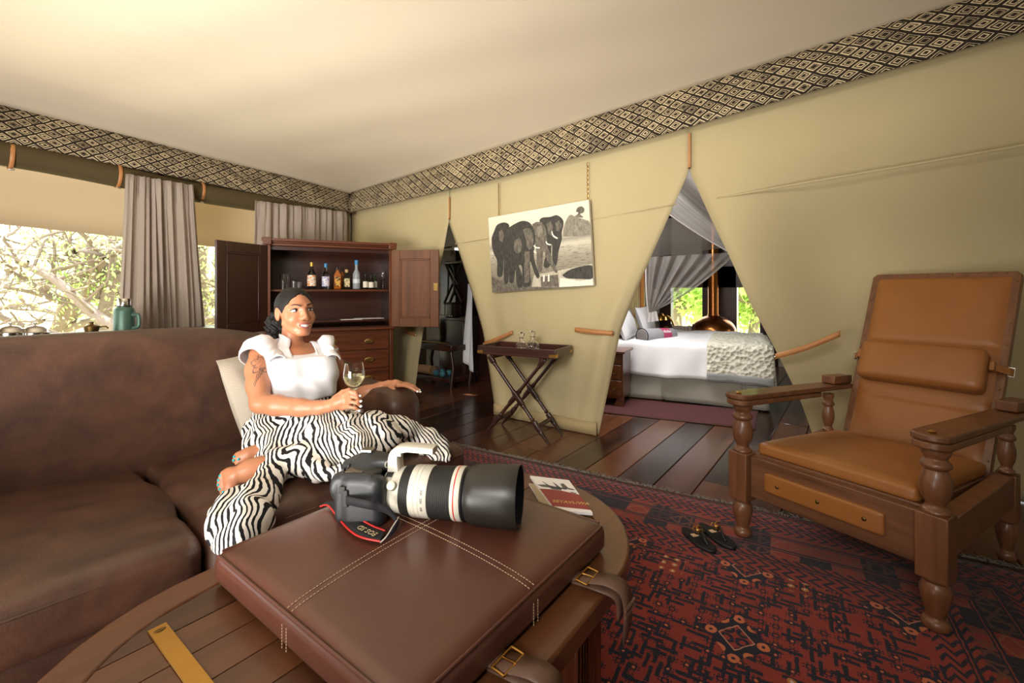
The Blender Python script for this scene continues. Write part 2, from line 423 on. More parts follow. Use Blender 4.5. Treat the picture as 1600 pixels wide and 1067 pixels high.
# floor: every board its own piece
fl = MB(); fl.box((2.8, 1.0, -0.09), (13.0, 10.6, 0.1)); floor = st(fl.build('floor', plain('under_floor', (14, 8, 6), 0.8)))
pm = {}
rw = random.Random(3); y = -3.6; row = 0
while y < 5.6:
    x = -3.3-rw.uniform(0, 2.0)
    while x < 8.8:
        L = rw.choice((2.4, 3.0, 3.6)); x0, x1 = max(x, -3.4), min(x+L, 8.9)
        if x1-x0 > 0.1:
            k = L
            if (x1-x0 > L-1e-6) and k in pm: o = bpy.data.objects.new('plank', pm[k]); COL.objects.link(o); o.parent = floor
            else:
                b = MB().box((0, 0, 0), (x1-x0-0.004, 0.212, 0.036)); o = b.build('plank', M['floor'], floor, 30, 0.003, 1)
                if x1-x0 > L-1e-6: pm[k] = o.data
            o.location = ((x0+x1)/2, y+0.11, -0.019+rw.uniform(-0.0008, 0.0008))
            if not o.modifiers:
                md = o.modifiers.new('b', 'BEVEL'); md.width = 0.003; md.segments = 1; md.limit_method = 'ANGLE'
        x += L
    y += 0.2165; row += 1

# ceiling: stretched cloth rising from both eaves
def ceil_pt(u, v):
    X = -3.4+u*(XW+3.4+0.02); Y = -3.5+v*(YW+3.5+0.02)
    dx, dy = XW-X, YW-Y; e = min(dx, dy, 1.2)
    wr = 0.004*math.sin(9*X+3*Y)+0.003*math.sin(14*Y-5*X)
    return (X, Y, 2.33+0.052*dx+0.055*dy+0.10*(1-math.exp(-2.2*min(dx, dy)))+wr*min(1, e))
st(MB().grid(ceil_pt, 60, 60, flip=True).build('ceiling', M['ceiling'], None, 180, solid=0.01, off=1))

# canvas wall with two tied-back openings, laid out as three hanging pieces
def edge(pix):
    return [(p.y, p.z) for p in (onX(x, y, XW) for x, y in pix)]
def at_z(poly, z):
    if z >= poly[0][1]: return poly[0][0]
    for (a, za), (b, zb) in zip(poly, poly[1:]):
        if za >= z >= zb: return a+(b-a)*(za-z)/max(1e-6, za-zb)
    return poly[-1][0]
e1l = edge([(702, 345), (690, 400), (676, 455), (658, 512), (650, 560), (645, 600), (643, 622)])
e1r = edge([(702, 345), (718, 395), (736, 460), (750, 520), (757, 570), (765, 625), (768, 648)])
e2l = edge([(1077, 266), (1040, 348), (1000, 438), (968, 516), (958, 560), (947, 610), (932, 678)])
e2r = edge([(1077, 266), (1108, 335), (1138, 398), (1172, 480), (1208, 556), (1228, 602), (1245, 642), (1280, 752)])
def canvas_piece(left, right, za, zb, seed, gather_l, gather_r):
    # left / right: Y of the piece's edges by height; gather_*: pull the cloth forward where it is tied back
    def fn(u, v):
        z = 2.62*(1-v)+0.004; z = z if z > 0.01 else 0.004
        yl, yr = left(z), right(z); Y = yl+(yr-yl)*u
        X = XW+0.010*math.sin(7*Y+seed)*min(1, (2.5-z)) if z < 2.5 else XW
        sm = lambda t: (lambda q: q*q*(3-2*q))(min(1, max(0, t)))
        X += 0.34*sm((0.75-Y)/0.75)*sm((2.15-z)/0.8)   # the tent side slants outwards beyond the second opening
        for gy, on in ((u, gather_l), (1-u, gather_r)):
            if on:
                wv = math.exp(-(gy/0.10)**2)*math.exp(-((z-0.85)/0.55)**2)
                X += -0.030*wv+0.016*math.sin(gy*38+z*2)*math.exp(-gy*5)*min(1, max(0, (2.0-z)*0.9))
                X += 0.05*math.exp(-(gy/0.03)**2)*min(1, max(0, 1.8-z))
        return (X, Y, z)
    return MB().grid(fn, 56, 44, uv=lambda u, v: (u*3, v*3))
wallr = st(canvas_piece(lambda z: at_z(e1r, z), lambda z: at_z(e2l, z), 0, 0, 1.0, True, True).build('wall_right', M['canvas'], None, 180, solid=0.004))
# neighbours of the middle piece belong to the same tent wall
p_l = canvas_piece(lambda z: YW, lambda z: at_z(e1l, z), 0, 0, 2.2, False, True).build('flap', M['canvas'], wallr, 180, solid=0.004)
p_r = canvas_piece(lambda z: at_z(e2r, z), lambda z: -3.5, 0, 0, 0.3, True, False).build('flap', M['canvas'], wallr, 180, solid=0.004)
# seams and the hem along the foot
def strip_on_wall(name, y0, y1, z0, z1, th, mat, parent=wallr, n=24):
    return MB().grid(lambda u, v: (XW-0.012-0.004*math.sin(7*(y0+(y1-y0)*u)), y0+(y1-y0)*u, (z0+(z1-z0)*u)+th*(v-0.5)), n, 1).build(name, mat, parent, 180, solid=0.004)
strip_on_wall('seam', onX(1120, 290, XW).y, -3.4, 1.78, 2.03, 0.012, M['canvas'])
strip_on_wall('seam', onX(712, 372, XW).y, onX(1058, 305, XW).y, 1.62, 1.77, 0.010, M['canvas'])
strip_on_wall('hem', onX(770, 640, XW).y-0.02, onX(936, 672, XW).y+0.02, 0.055, 0.055, 0.10, M['canvas_hem'])
# leather ties
def tie(pa, pb, drop, name='tie_strap'):
    a, b = onX(*pa, XW-0.03), onX(*pb, XW-0.035); m_ = (a+b)/2+Vector((-0.03, 0, -drop)); P = bez([a, m_, b], 12)
    mb = MB().grid(lambda u, v: P[min(12, int(u*12+0.5))]+Vector((0, 0, 0.036*(v-0.5))), 12, 1)
    mb.build(name, M['tieleather'], wallr, 180, solid=0.004)
    s = MB(); s.lathe([(0.003, -0.004), (0.007, 0), (0.003, 0.004)], b+Vector((-0.008, 0, 0)), (1, 0, 0), 8); s.build('stud', M['steel'], wallr)
tie((801, 519), (756, 537), 0.01); tie((898, 515), (958, 521), 0.0); tie((1313, 521), (1211, 557), 0.01); tie((633, 516), (650, 523), 0.0)
for px, y0, y1 in ((702, 308, 342), (1077, 208, 262)):
    a, b = onX(px, y0, XW-0.03), onX(px, y1, XW-0.02)
    MB().box((a+b)/2, (0.004, 0.016, (a-b).length)).build('hanging_strap', M['tieleather'], wallr)
    MB().lathe([(0.004, -0.01), (0.009, 0), (0.004, 0.01)], b, (1, 0, 0), 8).build('ring', M['oldbrass'], wallr)
# right edge of the room, beyond the frame
st(MB().grid(lambda u, v: (-3.4+6.7*u, -3.5, 2.9*(1-v)), 8, 4).build('wall_front', M['canvas'], None, 180, solid=0.004))

st(MB().grid(lambda u, v: (-3.4, -3.5+8.5*u, 2.9*(1-v)), 8, 4, flip=True).build('wall_near', M['canvas'], None, 180, solid=0.004))
# window wall: low canvas wall, header, posts, and the rolled-up blind
wl = MB().box((0.0, YW+0.05, 0.40), (6.7, 0.06, 0.80)); wl.box((0.0, YW+0.07, 2.43), (6.7, 0.04, 0.72))
walll = st(wl.build('wall_left', M['canvas'], None, 30))
MB().box((3.17, YW+0.03, 1.3), (0.24, 0.03, 2.6)).build('panel', M['canvas'], walll)
for i, px in enumerate((250, 470)):
    c = onY(px, 455, YW+0.08); tag(MB().lathe([(0.06, 0), (0.055, 2.4)], (c.x, YW+0.10, 0), seg=12).build('post', M['darkwood'], walll))
sill = MB().box((-0.1, YW+0.0, 0.81), (6.4, 0.12, 0.03)).build('sill', M['darkwood_x'], walll, 30, 0.005)
MB().tube([(3.29, YW-0.012, 0), (3.29, YW-0.012, 2.1)], 0.010, 6).build('corner_cord', M['darkwood'], walll)
def roll_z(X): return bot_l(X)-0.085
rl = MB(); P = [(X, YW-0.10, roll_z(X)+0.012*math.sin(3*X)) for X in np.linspace(-3.3, 3.0, 30)]
blind = rl.tube(P, 0.088, 14).build('rolled_blind', M['blind'], None, 60)
tag(blind, 'olive canvas blind rolled up under the patterned band above the windows', 'blind')
for px in (17, 184, 313):
    X = onY(px, 280, YW-0.1).x; z = roll_z(X)
    MB().tube([(X+0.004*math.sin(a), YW-0.10+0.094*math.cos(a), z+0.094*math.sin(a)) for a in np.linspace(0, 2*PI, 17)], 0.012, 6, flat=0.3).build('strap', M['tieleather'], blind, 60)
    MB().box((X, YW-0.13, z-0.10), (0.03, 0.03, 0.012)).build('buckle', M['steel'], blind, 30, 0.003)
# fly sheet outside the windows
tag(MB().grid(lambda u, v: (-3.2+6.6*u, YW+0.16+0.5*v*0.6, 2.3-(2.3-(1.83-0.075*(3.6*u+(-0.0)) ))*v), 20, 4).build('fly_sheet', M['awning'], None, 180, solid=0.003),
    'sunlit tan fly sheet hanging outside above the windows', 'awning')

# printed band under the ceiling
def bandl(u, v):
    X = -3.4+u*(XW+3.4-0.03); z = bot_l(X)+(top_l(X)+0.02-bot_l(X))*v
    return (X, YW-0.06-0.13*math.sin(PI*0.5*(1-v))*0.6-0.012*math.sin(5*X+2*v), z)
def bandr(u, v):
    Y = YW-0.1-u*(YW+3.4); z = bot_r(Y)+(top_r(Y)+0.02-bot_r(Y))*v
    return (XW-0.05-0.07*math.sin(PI*0.5*(1-v))-0.010*math.sin(4*Y+2*v), Y, z)
st(MB().grid(bandl, 60, 6, uv=lambda u, v: (u*6.7, v*0.27)).build('trim_1', M['trim'], None, 180, solid=0.004))
st(MB().grid(bandr, 70, 6, uv=lambda u, v: (u*8.3+0.31, v*0.27), flip=True).build('trim_2', M['trim'], None, 180, solid=0.004))

# curtains
def curtain(name, pa, pb, pc, pd, n, label, sd):
    # top-left, top-right, bottom-left, bottom-right of the hanging cloth, in the window plane
    Yc = YW-0.25; a, b, c, d = (onY(*p, Yc) for p in (pa, pb, pc, pd)); rg = random.Random(sd); ph = [rg.uniform(0, 6) for _ in range(6)]
    def fn(u, v):
        t = v; l = a.lerp(c, min(1, t*1.0)); r = b.lerp(d, min(1, t))
        zt = a.z+(b.z-a.z)*u+0.005+0.004*math.sin(2*PI*n*1.7*u); zb = 0.03; uu = u+0.010*math.sin(9*u+ph[0])+0.006*math.sin(17*u+ph[1])
        X = l.x+(r.x-l.x)*uu; f = math.sin(2*PI*n*uu+1.3*math.sin(3*v+ph[2]+7*u)+ph[5])*(0.010+0.018*min(1, v*2))*(0.65+0.5*math.sin(11*u+ph[4]))+0.014*math.sin(2*PI*n*0.43*uu+ph[3]+v)
        top = 0.006*math.sin(2*PI*n*1.7*u) if v < 0.08 else 0
        return (X+0.006*math.sin(2*PI*n*uu+1), Yc+f+top, zt+(zb-zt)*v)
    o = MB().grid(fn, n*10, 30).build(name, M['curtain'], None, 180, solid=0.003)
    return tag(o, label, 'curtain')
curtain('curtain', (196, 272), (302, 290), (178, 660), (330, 660), 13, 'full length gathered grey-beige curtain between the two windows', 1)
curtain('curtain', (400, 314), (541, 332), (392, 640), (548, 620), 14, 'grey-beige curtain hanging behind the open bar cabinet', 2)

# ================================================================ outdoors
gm = T('dry_ground'); v = gm.co(); n = gm.noise(v, 0.6, 6, 0.65)
gm.done(gm.ramp(n, [(0.3, rgb(176, 168, 120)), (0.55, rgb(200, 196, 150)), (0.7, rgb(150, 172, 96))]), 0.95)
st(MB().grid(lambda u, v: (-50+110*u, -40+110*v, -0.9+0.05*math.sin(9*u)*math.sin(7*v)), 30, 30).build('ground', gm.mat, None, 180))
M['bark'] = plain('bark', (140, 124, 112), 0.9, 0, 0.35, 18, 0.5)
def leafmat(name, a, b, tr):
    t = T(name); n = t.noise(t.co(), 2.5, 2); c = t.mix(n, rgb(*a), rgb(*b)); t.done(c, 0.6)
    tn = t.n('ShaderNodeBsdfTranslucent', Color=rgb(*tr)); mx = t.n('ShaderNodeMixShader', Fac=0.5)
    t.nt.links.new(t.b.outputs[0], mx.inputs[1]); t.nt.links.new(tn.outputs[0], mx.inputs[2]); t.nt.links.new(mx.outputs[0], t.out.inputs[0]); return t.mat
LEAF = [leafmat('leaf_lime', (168, 200, 104), (206, 224, 146), (214, 236, 150)), leafmat('leaf_green', (122, 164, 78), (172, 204, 116), (190, 224, 126)),
        leafmat('leaf_pale', (206, 222, 166), (230, 236, 194), (230, 242, 190))]
def tree(name, label, base, h, spread, nleaf, kind, sd, lean=(0, 0), leafs=0.07, low=0.25):
    rg = random.Random(sd); t = thing(name, label, 'tree', base, 0, 'trees outside the tent'); wood_ = MB(); tips = []
    def grow(p, d, L, r, lv):
        pts = [p]; q = p.copy(); dd = d.copy(); nseg = 5
        for _ in range(nseg):
            dd = (dd+Vector((rg.uniform(-1, 1), rg.uniform(-1, 1), rg.uniform(-0.6, 0.7)))*0.26).normalized(); q = q+dd*L/nseg; pts.append(q.copy())
        wood_.tube(pts, [r*(1-0.55*i/nseg) for i in range(nseg+1)], 6 if lv < 2 else 4, False)
        if lv >= 2: tips.extend(pts[1:])
        if lv < 4:
            for _ in range(4 if lv < 2 else 3):
                k = rg.randint(1 if lv else 2, nseg); sd_ = Vector((rg.uniform(-1, 1), rg.uniform(-1, 1), rg.uniform(-0.35, 0.75))).normalized()
                grow(pts[k].copy(), (dd*0.35+sd_).normalized(), L*rg.uniform(0.5, 0.72), r*0.5, lv+1)
    grow(Vector((0, 0, 0)), Vector((lean[0], lean[1], 1)).normalized(), h*0.55, 0.035*h, 0)
    wood_.build('branches', M['bark'], t, 60)
    fol = MB()
    for _ in range(nleaf):
        c = rg.choice(tips)+Vector((rg.gauss(0, 1), rg.gauss(0, 1), rg.gauss(0, 1)))*spread
        if c.z < low*h*0.3: continue
        R = Euler((rg.uniform(0, 6), rg.uniform(0, 6), rg.uniform(0, 6))).to_matrix(); s = leafs*rg.uniform(0.6, 1.3)
        fol.add([c+R @ Vector(q) for q in ((-s, 0, 0), (0, -s*0.45, s*0.12), (s, 0, 0), (0, s*0.45, s*0.12))], [(0, 1, 2), (0, 2, 3)])
    tag(fol.build('foliage', LEAF[kind], t, 0), kind='stuff')
    return t
def out_at(px, d, z=-0.9):
    q = Q(px, 455, d); return (q.x, q.y, z)
tree('thorn_tree', 'bare-branched tree with sparse lime leaves filling the big window', out_at(-150, 6.8), 5.2, 0.14, 900, 0, 4, (0.35, -0.2), 0.03, 0.1)
tree('thorn_tree', 'leafy green tree whose crown reaches the top of the big window', out_at(60, 9.0), 6.0, 0.34, 2600, 1, 9, (0.1, 0), 0.040, 0.1)
tree('thorn_tree', 'slim pale tree just beyond the gathered curtain', out_at(180, 8.2), 5.0, 0.3, 2000, 2, 14, (-0.1, 0), 0.036, 0.1)
tree('thorn_tree', 'green tree showing in the gap beside the open dark cabinet door', out_at(330, 9.0), 5.4, 0.34, 3000, 0, 21, (0, 0), 0.040, 0.05)
for i, (px, d, k, lb) in enumerate(((-20, 17, 2, 'pale far tree at the outer edge of the big window'), (110, 19, 2, 'pale far tree in the middle of the big window'), (230, 18, 2, 'pale far tree mostly behind the gathered curtain'), (330, 16, 0, 'yellow-green far tree behind the dark cabinet door'))):
    tree('far_tree', lb, out_at(px, d), 6.0, 0.6, 2600, k, 40+i, (0, 0), 0.085, 0.0)
for i, (px, d, k, lb) in enumerate(((1062, 13, 0, 'bright leafy tree outside the bedroom window beside the headboard'), (1090, 16, 2, 'pale tree farther off outside the bedroom window beside the headboard'), (1168, 13.5, 0, 'bright leafy tree outside the bedroom window past the copper hood'), (1200, 17, 2, 'pale tree farther off outside the bedroom window past the copper hood'))):
    tree('garden_tree', lb, out_at(px, d), 4.6, 0.4, 4200, k, 60+i, (0, 0), 0.11, 0.0)
def fallen(px0, py0, d0, px1, py1, d1):
    a, b = Q(px0, py0, d0), Q(px1, py1, d1); t = thing('fallen_branch', 'pale dead branch slanting down across the big window', 'branch', (b.x, b.y, -0.9))
    mb = MB(); P = bez([a, a.lerp(b, 0.3)+Vector((0, 0, 0.08)), a.lerp(b, 0.7)+Vector((0, 0, -0.06)), b], 18); mb.tube(P, [0.05+0.05*i/18 for i in range(len(P))], 7)
    mb.tube([b, Vector((b.x, b.y, -0.9))], 0.11, 7); rg = random.Random(5)
    for k in range(2, 17, 2):
        d = Vector((rg.uniform(-1, 1), rg.uniform(-0.5, 0.5), rg.uniform(-0.2, 1))).normalized(); q = P[k]
        mb.tube([q, q+d*0.5, q+d*0.9+Vector((rg.uniform(-.3, .3), 0, rg.uniform(-.2, .3)))], [0.025, 0.016, 0.005], 5, False)
    mb.build('branches', M['bark'], t, 60, world=True)
fallen(40, 415, 7.4, 200, 520, 7.0)

# ================================================================ rug
def rug_material():
    t = T('rug_wool'); x, y, z = t.xyz(t.co('Object')); v = t.vec(x, y); wob = (t.noise(v, 22.0, 2)-0.5)*0.012
    X, Y = x+wob, y+wob; nz = t.noise(v, 260.0, 2)
    red = t.mix(t.noise(v, 6.0, 4), rgb(122, 42, 34), rgb(164, 60, 47)); navy = rgb(24, 24, 42); orange = rgb(206, 116, 76); pink = rgb(196, 134, 114); white = rgb(206, 196, 184)
    # lattice of star medallions
    fx = ((X+0.59)/0.43+0.5).fr()-0.5; fy = ((Y+0.34)/0.50).fr()-0.5; ax, ay = fx.abs()*0.43, fy.abs()*0.50
    dia = ax/0.115+ay/0.10; med = dia.lt(1.0).max((ax/0.05+ay/0.14).lt(1.0)).max((ax/0.15+ay/0.05).lt(1.0))
    line = dia.band(0.50, 0.56); core = dia.lt(0.5)
    def circ(cx, cy, a, b):
        d = ((ax-cx)*(ax-cx)+(ay-cy)*(ay-cy)).sqrt(); return d.band(a, b)
    fl = circ(0.07, 0.045, 0.006, 0.019).max(circ(0.0, 0.078, 0.006, 0.019)).max(circ(0.098, 0.0, 0.006, 0.019))
    # small flowers between them
    c2 = 0.046; gx, gy = (X/c2), (Y/c2); r2 = t.white(t.vec(gx.fl(), gy.fl()))
    ux, uy = (gx.fr()-0.5)*c2, (gy.fr()-0.5)*c2; d2 = (ux*ux+uy*uy).sqrt()
    pet = ((ux*260.0).sin()*(uy*260.0).sin()).abs()
    flw = d2.band(0.0065, 0.011+pet*0.010)*r2.gt(0.40); dot = d2.lt(0.0045)*r2.gt(0.72)
    # hooked dashes, both ways
    bx, by = X/0.024, Y/0.085; r3 = t.white(t.vec(bx.fl(), (by+bx.fl()*0.37).fl(), 4.0)); da = (bx.fr()-0.5).abs().lt(0.30)*r3.gt(0.52)*((by+bx.fl()*0.37).fr()-0.5).abs().lt(0.40)
    cx_, cy_ = X/0.080, Y/0.021; r4 = t.white(t.vec((cx_+cy_.fl()*0.41).fl(), cy_.fl(), 9.0)); db = (cy_.fr()-0.5).abs().lt(0.28)*r4.gt(0.64)*((cx_+cy_.fl()*0.41).fr()-0.5).abs().lt(0.40)
    r5 = t.white(t.vec((X/0.11).fl(), (Y/0.09).fl(), 7.0)); oc = d2.lt(0.013)*r5.gt(0.94)
    c = t.mix(da.max(db).max(flw), red, navy); c = t.mix(dot, c, orange); c = t.mix(oc, c, rgb(190, 120, 60)); c = t.mix(oc*d2.lt(0.005), c, white)
    mc = t.mix(fl, navy, orange); mc = t.mix(core, mc, red); mc = t.mix(core*d2.band(0.010, 0.022), mc, navy); mc = t.mix(line, mc, pink); c = t.mix(med, c, mc)
    # borders: along the sides and across the end
    dy = (Y+0.60).min(2.60-Y); dx = 0.0-X; db_ = dy.min(dx*0.8)
    inb = db_.lt(0.46)
    st_ = (db_/0.092).fr(); guard = st_.lt(0.10).max(st_.band(0.16, 0.22))
    al = t.m('LESS_THAN', dy, dx*0.8); run = al*X+(1.0-al)*Y
    zig = ((run/0.05).fr()-0.5).abs(); her = ((run/0.045+((db_/0.046).fr()-0.5).abs()*1.6).fr()).lt(0.42)
    lat = ((run/0.11+db_/0.07).fr()-0.5).abs().lt(0.09).max(((run/0.11-db_/0.07).fr()-0.5).abs().lt(0.09))
    wide = db_.band(0.16, 0.34); r6 = t.white(t.vec((run/0.11).fl(), (db_/0.092).fl(), 2.0))
    bp = t.mix(her, red, navy); wide_c = t.mix(lat.max((zig*0.16+r6*0.03).lt(0.03)), t.mix(r6.gt(0.45), rgb(28, 26, 40), red), t.mix(r6, navy, rgb(150, 84, 54)))
    bc = t.mix(wide, bp, wide_c); bc = t.mix(guard, bc, navy); bc = t.mix(st_.band(0.11, 0.15), bc, rgb(150, 60, 46))
    c = t.mix(inb, c, bc)
    c = t.mix(nz*0.45, c, rgb(26, 14, 14)); t.bump(nz+t.noise(v, 90.0, 2), 0.5, 0.004)
    return t.done(c, 0.95, 0, Specular_IOR_Level=0.1, Sheen_Weight=0.15)
rug = thing('area_rug', 'large dark red and navy knotted rug with grey fringe under the round-ended table', 'rug', (2.70, 0, 0), math.radians(5.7))
def rug_top(u, v):
    x, y = -4.1+4.1*u, -0.60+3.2*v; return (x+0.006*math.sin(5*y), y, 0.009+0.0015*math.sin(8*x+3*y))
MB().grid(rug_top, 50, 40).build('pile', rug_material(), rug, 180, solid=0.008, off=-1)
fr = MB(); rg = random.Random(11)
for i in range(620):
    y = -0.60+3.2*(i+rg.random())/620; L = rg.uniform(0.02, 0.075); a = rg.gauss(0, 0.5)
    x = 0.006*math.sin(5*y)-0.004; p1 = (x+L*0.5*math.cos(a), y+L*0.5*math.sin(a), 0.008+rg.random()*0.004); a += rg.gauss(0, 0.6)
    fr.tube([(x, y, 0.005), p1, (p1[0]+L*0.5*math.cos(a), p1[1]+L*0.5*math.sin(a), 0.003)], [0.0028, 0.0028, 0.0014], 4, False)
tag(fr.build('fringe', plain('fringe_wool', (120, 112, 104), 0.95), rug, 0), kind='stuff')

# ================================================================ sofa
sofa = thing('leather_sofa', 'big worn brown leather two-seat sofa with loose seat cushions', 'sofa', (0.52, 1.48, 0.0), math.radians(-4))
MB().pad((1.92, 0.95, 0.10), 0.03, ctr=(0, 0.52, 0.245)).build('base', M['sofa'], sofa, 50)
for sx in (-1, 1):
    MB().pad((0.19, 0.86, 0.50), 0.075, 0.012, 14, ctr=(sx*0.875, 0.66, 0.43)).build('armrest', M['sofa'], sofa, 60)
    for y in (0.12, 0.92): MB().lathe([(0.022, 0.009 if y < 1 else 0), (0.03, 0.05), (0.036, 0.19), (0.036, 0.20)], (sx*0.86, y, 0), seg=14).build('foot', M['darkwood'], sofa)
    s = SDF((-0.06, -0.06, 0.24), (1.10, 0.94, 0.56), 0.011)
    sdf_box(s, (0.39, 0.43, 0.37), (0.385, 0.435, 0.075), 0.045, 0)
    sdf_box(s, (0.52, 0.115, 0.37), (0.515, 0.105, 0.075), 0.045, 0.03)
    s.ell((0.40, 0.44, 0.425), (0.42, 0.42, 0.062), 0.03)
    def cv(V, sx=sx):
        V = V.copy(); V[:, 2] += 0.004*np.sin(9*V[:, 0]+5*V[:, 1])*(V[:, 2] > 0.40); V[:, 0] = V[:, 0]*sx+0.004*sx
        L = np.array(wm(sofa)); return V@L[:3, :3].T+L[:3, 3]
    o = sdf_build(s, 'seat_cushion', M['sofa'], sofa, cv, 1)
    if sx < 0: o.data.flip_normals()
    P = bez([(sx*0.03, 0.004, 0.412), (sx*0.3, -0.003, 0.418), (sx*0.7, -0.003, 0.417), (sx*0.98, 0.006, 0.412), (sx*1.032, 0.06, 0.412), (sx*1.034, 0.19, 0.412)], 40)
    MB().tube(P, 0.0038, 6).build('piping', M['sofa'], o, 60)
def back_top(x): return 0.985-(0.245*max(0, (x-0.12)/0.84)**2 if x > 0 else 0.20*max(0, (-x-0.45)/0.5)**2)
loops = []
for i in range(41):
    x = -0.965+1.93*i/40; zt = back_top(x); e = min(1, (0.965-abs(x))/0.06); th = 0.075+0.045*math.sqrt(max(0, 1-(1-e)**2)); l = []
    for k in range(28):
        a = 2*PI*k/28; ca, sa = math.cos(a), math.sin(a); q = lambda c: math.copysign(abs(c)**0.45, c)
        z = (0.24+zt)/2+q(sa)*(zt-0.24)/2; y = 0.945+0.10*(z-0.45)+q(ca)*th-0.018*math.exp(-((z-0.72)/0.2)**2)*(1 if ca < 0 else 0); l.append((x, y, z))
    loops.append(l)
mb = MB(); loft(mb, loops); mb.build('backrest', M['sofa'], sofa, 70)
pil = thing('scatter_cushion', 'oatmeal linen scatter cushion behind the seated person', 'cushion', wm(sofa) @ Vector((0.62, 0.66, 0.47)))
pc = Q(421, 617, 2.15); fw = Vector((0.45, -0.82, 0.28)).normalized(); up = Vector((-0.10, 0.0, 1.0))
Mp = frame(pc, up.cross(fw), fw.cross(up.cross(fw))); mb = MB(); loops = None
def pillow(mb, M_, w_, h_, d_, n=18, droop=0.0):
    for sg in (-1, 1):
        def fn(u, v):
            a, b = 2*u-1, 2*v-1; t = max(0, (1-a*a)*(1-b*b)); pin = 1-0.07*(1-abs(a))*abs(b)**3*1.0
            return Vector((a*w_/2*(1-0.06*(1-b*b)), b*h_/2*(1-0.06*(1-a*a)), sg*d_/2*t**0.42+0.004*math.sin(9*a+7*b)*t))
        mb.grid(fn, n, n, M_, flip=sg < 0)
pillow(mb, Mp, 0.47, 0.46, 0.15); mb.build('cover', M['cream'], pil, 70, world=True)

# ================================================================ coffee table with its leather pad
TC = (0.687, 0.817)
table = thing('coffee_table', 'low plank-topped wooden coffee table with rounded ends and fluted legs', 'table', (TC[0], TC[1], 0.0))
def stadium(hl, r, n=20):
    o = []
    for k in range(n+1): a = -PI/2+PI*k/n; o.append((hl-r+r*math.cos(a), r*math.sin(a)))
    for k in range(n+1): a = PI/2+PI*k/n; o.append((-(hl-r)+r*math.cos(a), r*math.sin(a)))
    return o
o_, i_ = stadium(0.665, 0.392), stadium(0.585, 0.312); n = len(o_); mb = MB()
vs_ = [(x, y, z) for z in (0.452, 0.50) for x, y in o_]+[(x, y, z) for z in (0.452, 0.50) for x, y in i_]
fs = []
for k in range(n):
    j = (k+1) % n; fs += [(k, j, n+j, n+k), (n+k, n+j, 3*n+j, 3*n+k), (3*n+k, 3*n+j, 2*n+j, 2*n+k), (2*n+k, 2*n+j, j, k)]
mb.add(vs_, fs); top = mb.build('tabletop_rim', M['tablewood'], table, 50, 0.006)
for r in range(7):
    ya, yb = -0.312+0.0891*r+0.0015, -0.312+0.0891*(r+1)-0.0015
    def xe(y): return 0.273+math.sqrt(max(0, 0.310**2-min(0.310, abs(y))**2))
    ys = [ya+(yb-ya)*k/4 for k in range(5)]; out = [(xe(y), y) for y in ys]+[(-xe(y), y) for y in reversed(ys)]
    MB().ext(out, 0.455, 0.4985).build('plank', M['tablewood'], table, 40)
MB().ext(stadium(0.60, 0.33), 0.440, 0.4545).build('underboard', M['darkwood_x'], table, 40)
for sx in (-1, 1):
    for sy in (-1, 1):
        out = []
        for k in range(48):
            a = 2*PI*k/48; q = lambda c: math.copysign(abs(c)**0.35, c); r = 0.045+0.006*math.cos(24*a*0.5*2); out.append((0.31*sx+q(math.cos(a))*r, 0.27*sy+q(math.sin(a))*r))
        mb = MB().ext(out, 0.05, 0.41); mb.box((0.31*sx, 0.27*sy, 0.03), (0.12, 0.12, 0.042)); mb.box((0.31*sx, 0.27*sy, 0.43), (0.12, 0.12, 0.045))
        mb.build('fluted_leg', M['mahogany'], table, 30, 0.003, 1)
MB().box((0, 0.27, 0.43), (0.5, 0.03, 0.045)).build('apron', M['mahogany_x'], table, 30, 0.003); MB().box((0, -0.27, 0.43), (0.5, 0.03, 0.045)).build('apron', M['mahogany_x'], table, 30, 0.003)
pl = MB().box((0.293-TC[0], 0.0, 0.5008), (0.031, 0.52, 0.003)).build('brass_band', M['brass'], table, 30, 0.001)
MB().lathe([(0.009, 0), (0.009, 0.0012), (0.007, 0.0014)], (0, 0, 0), seg=20, M=Matrix.Translation((0.293-TC[0], 0.243, 0.5022)) @ Matrix.Diagonal((1.1, 0.5, 1, 1))).build('stamp', M['oldbrass'], pl)
# pad
PC = (0.735, 0.818); HS = 0.325
padt = thing('leather_pad', 'square brown leather pad with crossed stitching lying on the coffee table', 'pad', (PC[0], PC[1], 0.501))
CROWN = 0.026
MB().pad((2*HS, 2*HS, 0.066), 0.022, CROWN, 22, ctr=(0, 0, 0.033)).build('cover', M['ottoman'], padt, 60)
def pad_z(x, y):
    a, b = x/HS, y/HS; return 0.066+CROWN*(max(0, (1-a*a)*(1-b*b)))**0.6
st_ = MB(); pp = MB()
def stitches(fn, n):
    for i in range(n):
        a, b = Vector(fn((i+0.15)/n)), Vector(fn((i+0.75)/n)); st_.tube([a, (a+b)/2+Vector((0, 0, 0.0006)), b], 0.0009, 4)
for off in (-0.0075, 0.0075):
    stitches(lambda t: (off, -HS+0.008+(2*HS-0.016)*t, pad_z(off, -HS+0.008+(2*HS-0.016)*t)+0.0008), 90)
    stitches(lambda t: (-HS+0.008+(2*HS-0.016)*t, off, pad_z(-HS+0.008+(2*HS-0.016)*t, off)+0.0008), 90)
    for s in (-1, 1):
        stitches(lambda t: (off, s*(HS+0.0006), 0.048-0.045*t), 8); stitches(lambda t: (s*(HS+0.0006), off, 0.048-0.045*t), 8)
tag(st_.build('stitching', M['thread'], padt, 0), kind='stuff')
